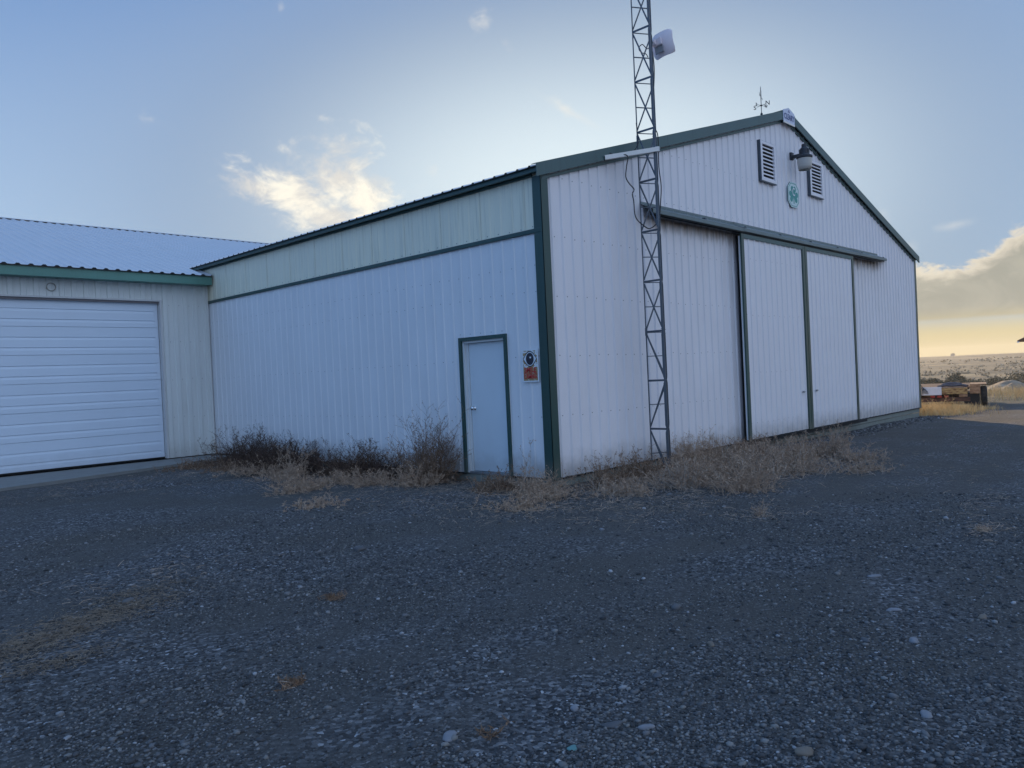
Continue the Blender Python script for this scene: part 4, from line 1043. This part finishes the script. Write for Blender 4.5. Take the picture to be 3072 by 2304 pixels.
# golden dry grass round the trailer
def grass(name,spots,mat,label,hmin,hmax,seed,kind='stuff',ww=.0022):
    rr=random.Random(seed); V=[];F=[]
    for (cx,cy,sx_,sy_,n,hs) in spots:
        for _ in range(n):
            x=rr.gauss(cx,sx_); y=rr.gauss(cy,sy_)
            if x<16.45 and y>-.08: continue
            z=gz(x,y)-.02; h=rr.uniform(hmin,hmax)*hs; a=rr.uniform(0,2*PI); l=rr.uniform(.1,.7)*h
            s=Vector((rr.gauss(0,1),rr.gauss(0,1),0)).normalized()*ww*(1+.06*x/2)
            A=Vector((x,y,z)); B=A+Vector((math.cos(a)*l*.4,math.sin(a)*l*.4,h*.6)); Cc=A+Vector((math.cos(a)*l,math.sin(a)*l,h))
            n0=len(V)
            for q,k in ((A,1),(B,.8),(Cc,.25)):
                for sg in (-1,1): c=q+s*sg*k; V.append((c.x,c.y,c.z))
            F.append((n0,n0+1,n0+3)); F.append((n0,n0+3,n0+2)); F.append((n0+2,n0+3,n0+5)); F.append((n0+2,n0+5,n0+4))
    raw_mesh(name,V,F,mat,kind=kind,label=label,cat='grass')
gs=[(18.2,1.0,.9,.7,2200,.75),(19.3,.4,.9,.5,1700,.6),(20.3,.2,.7,.4,1100,.5),(17.2,.9,.35,.7,1100,.9),(21.5,-.4,.6,.25,300,.3),(18.2,-.45,.8,.22,500,.35)]
gs+=[(34,-.2,2.2,.8,1500,1.1),(31,-1.6,1.4,.5,900,.8),(37,2.2,2.5,1.0,900,1.0),(40,-.8,3,1.0,1700,1.2),(28,3.2,1.6,1.3,700,1.0),(33.5,-1.0,.5,.3,500,1.7),(38,-.8,.6,.4,500,1.8)]
grass('dry_grass',gs,M['wgold'],'golden sunlit dry grass round the trailer and beside the track',.18,.48,4,ww=.0035)
weed(17.4,.35,.55,.4,60,(M['wgold'],M['wgold']),'sunlit golden weed clump at the far right corner of the hangar','golden weeds by the trailer',twig=6,upright=.2,thick=1.8)
weed(19.6,.35,.5,.5,60,(M['wgold'],M['wgold']),'sunlit golden weed clump in front of the trailer frame','golden weeds by the trailer',twig=6,upright=.1,thick=1.8)
weed(21.2,-.3,.22,.4,50,(M['wgold'],M['wbrown']),'sunlit golden weed clump by the trailer wheel','golden weeds by the trailer',twig=6,upright=.1,thick=1.8)
# stones along the foundation on the right
rr=random.Random(9); V=[]; F=[]
bm=bmesh.new(); bmesh.ops.create_icosphere(bm,subdivisions=1,radius=1); bv=np.array([v.co[:] for v in bm.verts]); bf=np.array([[v.index for v in f.verts] for f in bm.faces]); bm.free()
Vs=[];Fs=[];n=0
for i in range(700):
    x=rr.uniform(9.5,16.6); y=-.12-abs(rr.gauss(0,.28)); r=rr.uniform(.012,.04)
    v=bv*np.array([rr.uniform(.9,1.4),rr.uniform(.8,1.1),rr.uniform(.5,.8)])*r*(1+RNG.uniform(-.2,.2,(len(bv),1)))+np.array([x,y,gz(x,y)+r*.2]); Vs.append(v);Fs.append(bf+n);n+=len(bv)
raw_mesh('rubble',np.vstack(Vs),np.vstack(Fs),M['pebble'],smooth=True,kind='stuff',label='small rubble stones along the foot of the gable',cat='rubble')
hb=MB(); hb.box(-640,960,-740,850,-12,10.2)
hm=bpy.data.materials.new('evening_haze'); hm.use_nodes=True; ht=NT(hm.node_tree)
hv_=ht.n('ShaderNodeVolumePrincipled',{'Color':(.95,.89,.78,1),'Density':.00055,'Anisotropy':.3}); ho=ht.n('ShaderNodeOutputMaterial'); hm.node_tree.links.new(hv_.outputs[0],ho.inputs['Volume'])
hb.build('haze',hm,kind='stuff',label='thin pale evening haze over the far field',cat='haze')
# ================================================================== SKY, SUN, CAMERA
BACK_W=(.21,.44,.89); BACK_S=(.62,.80,1.12)  # west and south sky behind the camera, raised as fill for the walls
SUN_AZ,SUN_EL=math.radians(47),math.radians(10.5)
wd=bpy.data.worlds.new('World'); bpy.context.scene.world=wd; wd.use_nodes=True; t=NT(wd.node_tree)
tc_=t.n('ShaderNodeTexCoord').outputs['Generated']
sk=t.n('ShaderNodeTexSky',None,sky_type='NISHITA',sun_disc=False,sun_elevation=SUN_EL,sun_rotation=SUN_AZ,altitude=300,air_density=1.0,dust_density=.6,ozone_density=2.5)
xyz=t.n('ShaderNodeSeparateXYZ',{0:t.n('ShaderNodeVectorMath',{0:tc_},operation='NORMALIZE').outputs[0]}).outputs
az=t.math('MULTIPLY',t.math('ARCTAN2',xyz[0],xyz[1]),57.29578); el=t.math('MULTIPLY',t.math('ARCSINE',xyz[2]),57.29578)
def ellm(ca,ce,ra,re,rot=0):
    da=t.math('SUBTRACT',az,ca); de=t.math('SUBTRACT',el,ce); c,s=math.cos(rot),math.sin(rot)
    u=t.math('DIVIDE',t.math('ADD',t.math('MULTIPLY',da,c),t.math('MULTIPLY',de,s)),ra); v=t.math('DIVIDE',t.math('ADD',t.math('MULTIPLY',da,-s),t.math('MULTIPLY',de,c)),re)
    return t.math('SUBTRACT',1.0,t.math('SQRT',t.math('ADD',t.math('MULTIPLY',u,u),t.math('MULTIPLY',v,v))))
vec=t.n('ShaderNodeCombineXYZ',{0:t.math('MULTIPLY',az,.10),1:t.math('MULTIPLY',el,.16),2:0.0}).outputs[0]
n1=t.noise(vec,2.6,9,.62,.5); n2=t.noise(vec,7.0,8,.6,.8); n0=t.noise(vec,1.0,6,.55,.3)
nn=t.math('SUBTRACT',t.math('ADD',t.math('MULTIPLY',n1,.65),t.math('MULTIPLY',n2,.35)),.5)
def cover(masks,amp,lo,hi):
    m_=masks[0]
    for k in masks[1:]: m_=t.math('MAXIMUM',m_,k)
    return t.smooth(t.math('ADD',m_,t.math('MULTIPLY',nn,amp)),lo,hi)
c1=cover([ellm(34.2,14.6,3.7,2.9,-.5),ellm(36.0,13.2,2.4,2.7,0),ellm(31.6,13.2,3.6,1.9,-.3),ellm(28.2,13.7,2.8,1.2,-.15),ellm(33.5,11.8,4.4,1.6,-.15)],3.6,-.15,.95)
c2=cover([ellm(41.2,15.0,1.4,1.1,.5),ellm(45.3,24.2,1.6,1.6,-.9),ellm(46.8,22.8,2.2,1.0,-.9),ellm(31.5,26.6,1.2,1.4,-.9),ellm(30.9,25.0,.8,.8,-.9),ellm(22.5,17.6,3.0,1.0,-.5),ellm(43,26,1.0,.6,0),ellm(50.5,19.0,4.0,.9,-.8)],4.2,.55,2.0)
c3=cover([ellm(51,18.5,5.0,.55,-.55),ellm(76,8.2,2.2,.6,.1),ellm(71.7,9.2,1.2,1.3,0),ellm(73.3,7.0,1.3,1.0,.4)],1.6,.25,1.6)
# bank low on the right, flat base
top=t.math('ADD',5.7,t.math('MULTIPLY',t.smooth(az,75.,81.),2.4))
top=t.math('ADD',top,t.math('MULTIPLY',nn,5.5))
bank=t.math('MULTIPLY',t.smooth(t.math('SUBTRACT',top,el),-.12,.45),t.smooth(t.math('ADD',el,t.math('MULTIPLY',nn,.35)),2.15,2.45))
bank=t.math('MULTIPLY',bank,t.smooth(az,60.,68.))
# clear sky: Nishita blended with the hazy evening gradient; whitish glow round the hidden sun,
# brighter blue and lilac sky added out of view to light the shaded walls
K=1/.3
def colv(c,k): return tuple(x*k for x in c)+(1,)
def gc(*c): return colv(c,K)
base=t.mix(1.0,sk.outputs[0],(.80,.98,1.36),'MULTIPLY')
lum=t.n('ShaderNodeRGBToBW',{0:base}).outputs[0]
SKYK=t.math('DIVIDE',1.0,t.math('ADD',1.0,t.math('MULTIPLY',lum,.22)))
soft=t.n('ShaderNodeVectorMath',{0:base,'Scale':SKYK},operation='SCALE').outputs[0]
da=t.math('SUBTRACT',az,52.0); de=t.math('SUBTRACT',el,12.0)
ds=t.math('SQRT',t.math('ADD',t.math('MULTIPLY',t.math('MULTIPLY',da,da),.66),t.math('MULTIPLY',t.math('MULTIPLY',de,de),2.5)))
blue=t.mix(t.smooth(el,6.,30.),gc(.43,.58,.76),gc(.165,.295,.545))
hz=t.mix(t.smooth(ds,36.,16.),blue,gc(.29,.38,.50))
grad=t.mix(t.smooth(ds,25.,3.),hz,gc(.76,.87,.90))
grad=t.mix(.10,grad,soft)
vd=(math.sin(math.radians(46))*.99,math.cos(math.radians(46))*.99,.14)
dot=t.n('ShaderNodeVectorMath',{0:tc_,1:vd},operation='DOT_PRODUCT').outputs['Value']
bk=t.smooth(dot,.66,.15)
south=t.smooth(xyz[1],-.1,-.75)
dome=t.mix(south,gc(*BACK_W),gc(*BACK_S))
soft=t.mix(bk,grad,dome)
cl=t.mix(t.smooth(n1,.42,.62),colv((.80,.76,.70),K),colv((1.0,.93,.78),K*1.12))
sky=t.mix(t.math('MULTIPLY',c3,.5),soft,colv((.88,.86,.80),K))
sky=t.mix(t.math('MULTIPLY',c2,.6),sky,colv((.92,.88,.80),K))
sky=t.mix(t.math('MULTIPLY',c1,.88),sky,cl)
bt=t.smooth(t.math('SUBTRACT',top,el),1.6,.1)
bc=t.mix(bt,colv((.42,.40,.32),K),colv((.86,.76,.60),K)); bc=t.mix(t.math('MULTIPLY',t.smooth(n1,.42,.62),t.math('ADD',t.math('MULTIPLY',bt,.45),.12)),bc,colv((.95,.85,.66),K))
sky=t.mix(t.math('MULTIPLY',bank,.9),sky,bc)
low=t.math('MULTIPLY',t.smooth(el,3.2,1.2),t.smooth(az,30.,60.)); low=t.math('MULTIPLY',low,t.smooth(az,130.,95.))
sky=t.mix(t.math('MULTIPLY',low,.85),sky,colv((.76,.62,.31),K))
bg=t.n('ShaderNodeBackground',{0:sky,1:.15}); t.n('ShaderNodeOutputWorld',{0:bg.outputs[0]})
sd=Vector((math.sin(SUN_AZ)*math.cos(SUN_EL),math.cos(SUN_AZ)*math.cos(SUN_EL),math.sin(SUN_EL)))
sl=bpy.data.lights.new('sun','SUN'); sl.energy=3.6; sl.angle=math.radians(.6); sl.color=(1,.74,.44)
so=bpy.data.objects.new('sun',sl); C.objects.link(so); so.rotation_euler=(-sd).to_track_quat('-Z','Y').to_euler(); so.location=(0,0,30)
cam=bpy.data.cameras.new('camera'); cam.lens=1683.74/2212*36; cam.sensor_width=36; cam.clip_start=.05; cam.clip_end=9000
co=bpy.data.objects.new('camera',cam); C.objects.link(co)
yaw,pit,rol=math.radians(46.07469),math.radians(-.61331),math.radians(-2.68439)
f=Vector((math.sin(yaw)*math.cos(pit),math.cos(yaw)*math.cos(pit),math.sin(pit))); r=Vector((math.cos(yaw),-math.sin(yaw),0)); u=r.cross(f)
r,u=r*math.cos(rol)+u*math.sin(rol), u*math.cos(rol)-r*math.sin(rol)
co.matrix_world=Matrix(((r.x,u.x,-f.x,-8.2335),(r.y,u.y,-f.y,-7.202),(r.z,u.z,-f.z,1.4781),(0,0,0,1)))
sc=bpy.context.scene; sc.camera=co
sc.view_settings.view_transform='Standard'; sc.view_settings.look='None'; sc.view_settings.exposure=1.0; sc.view_settings.gamma=1
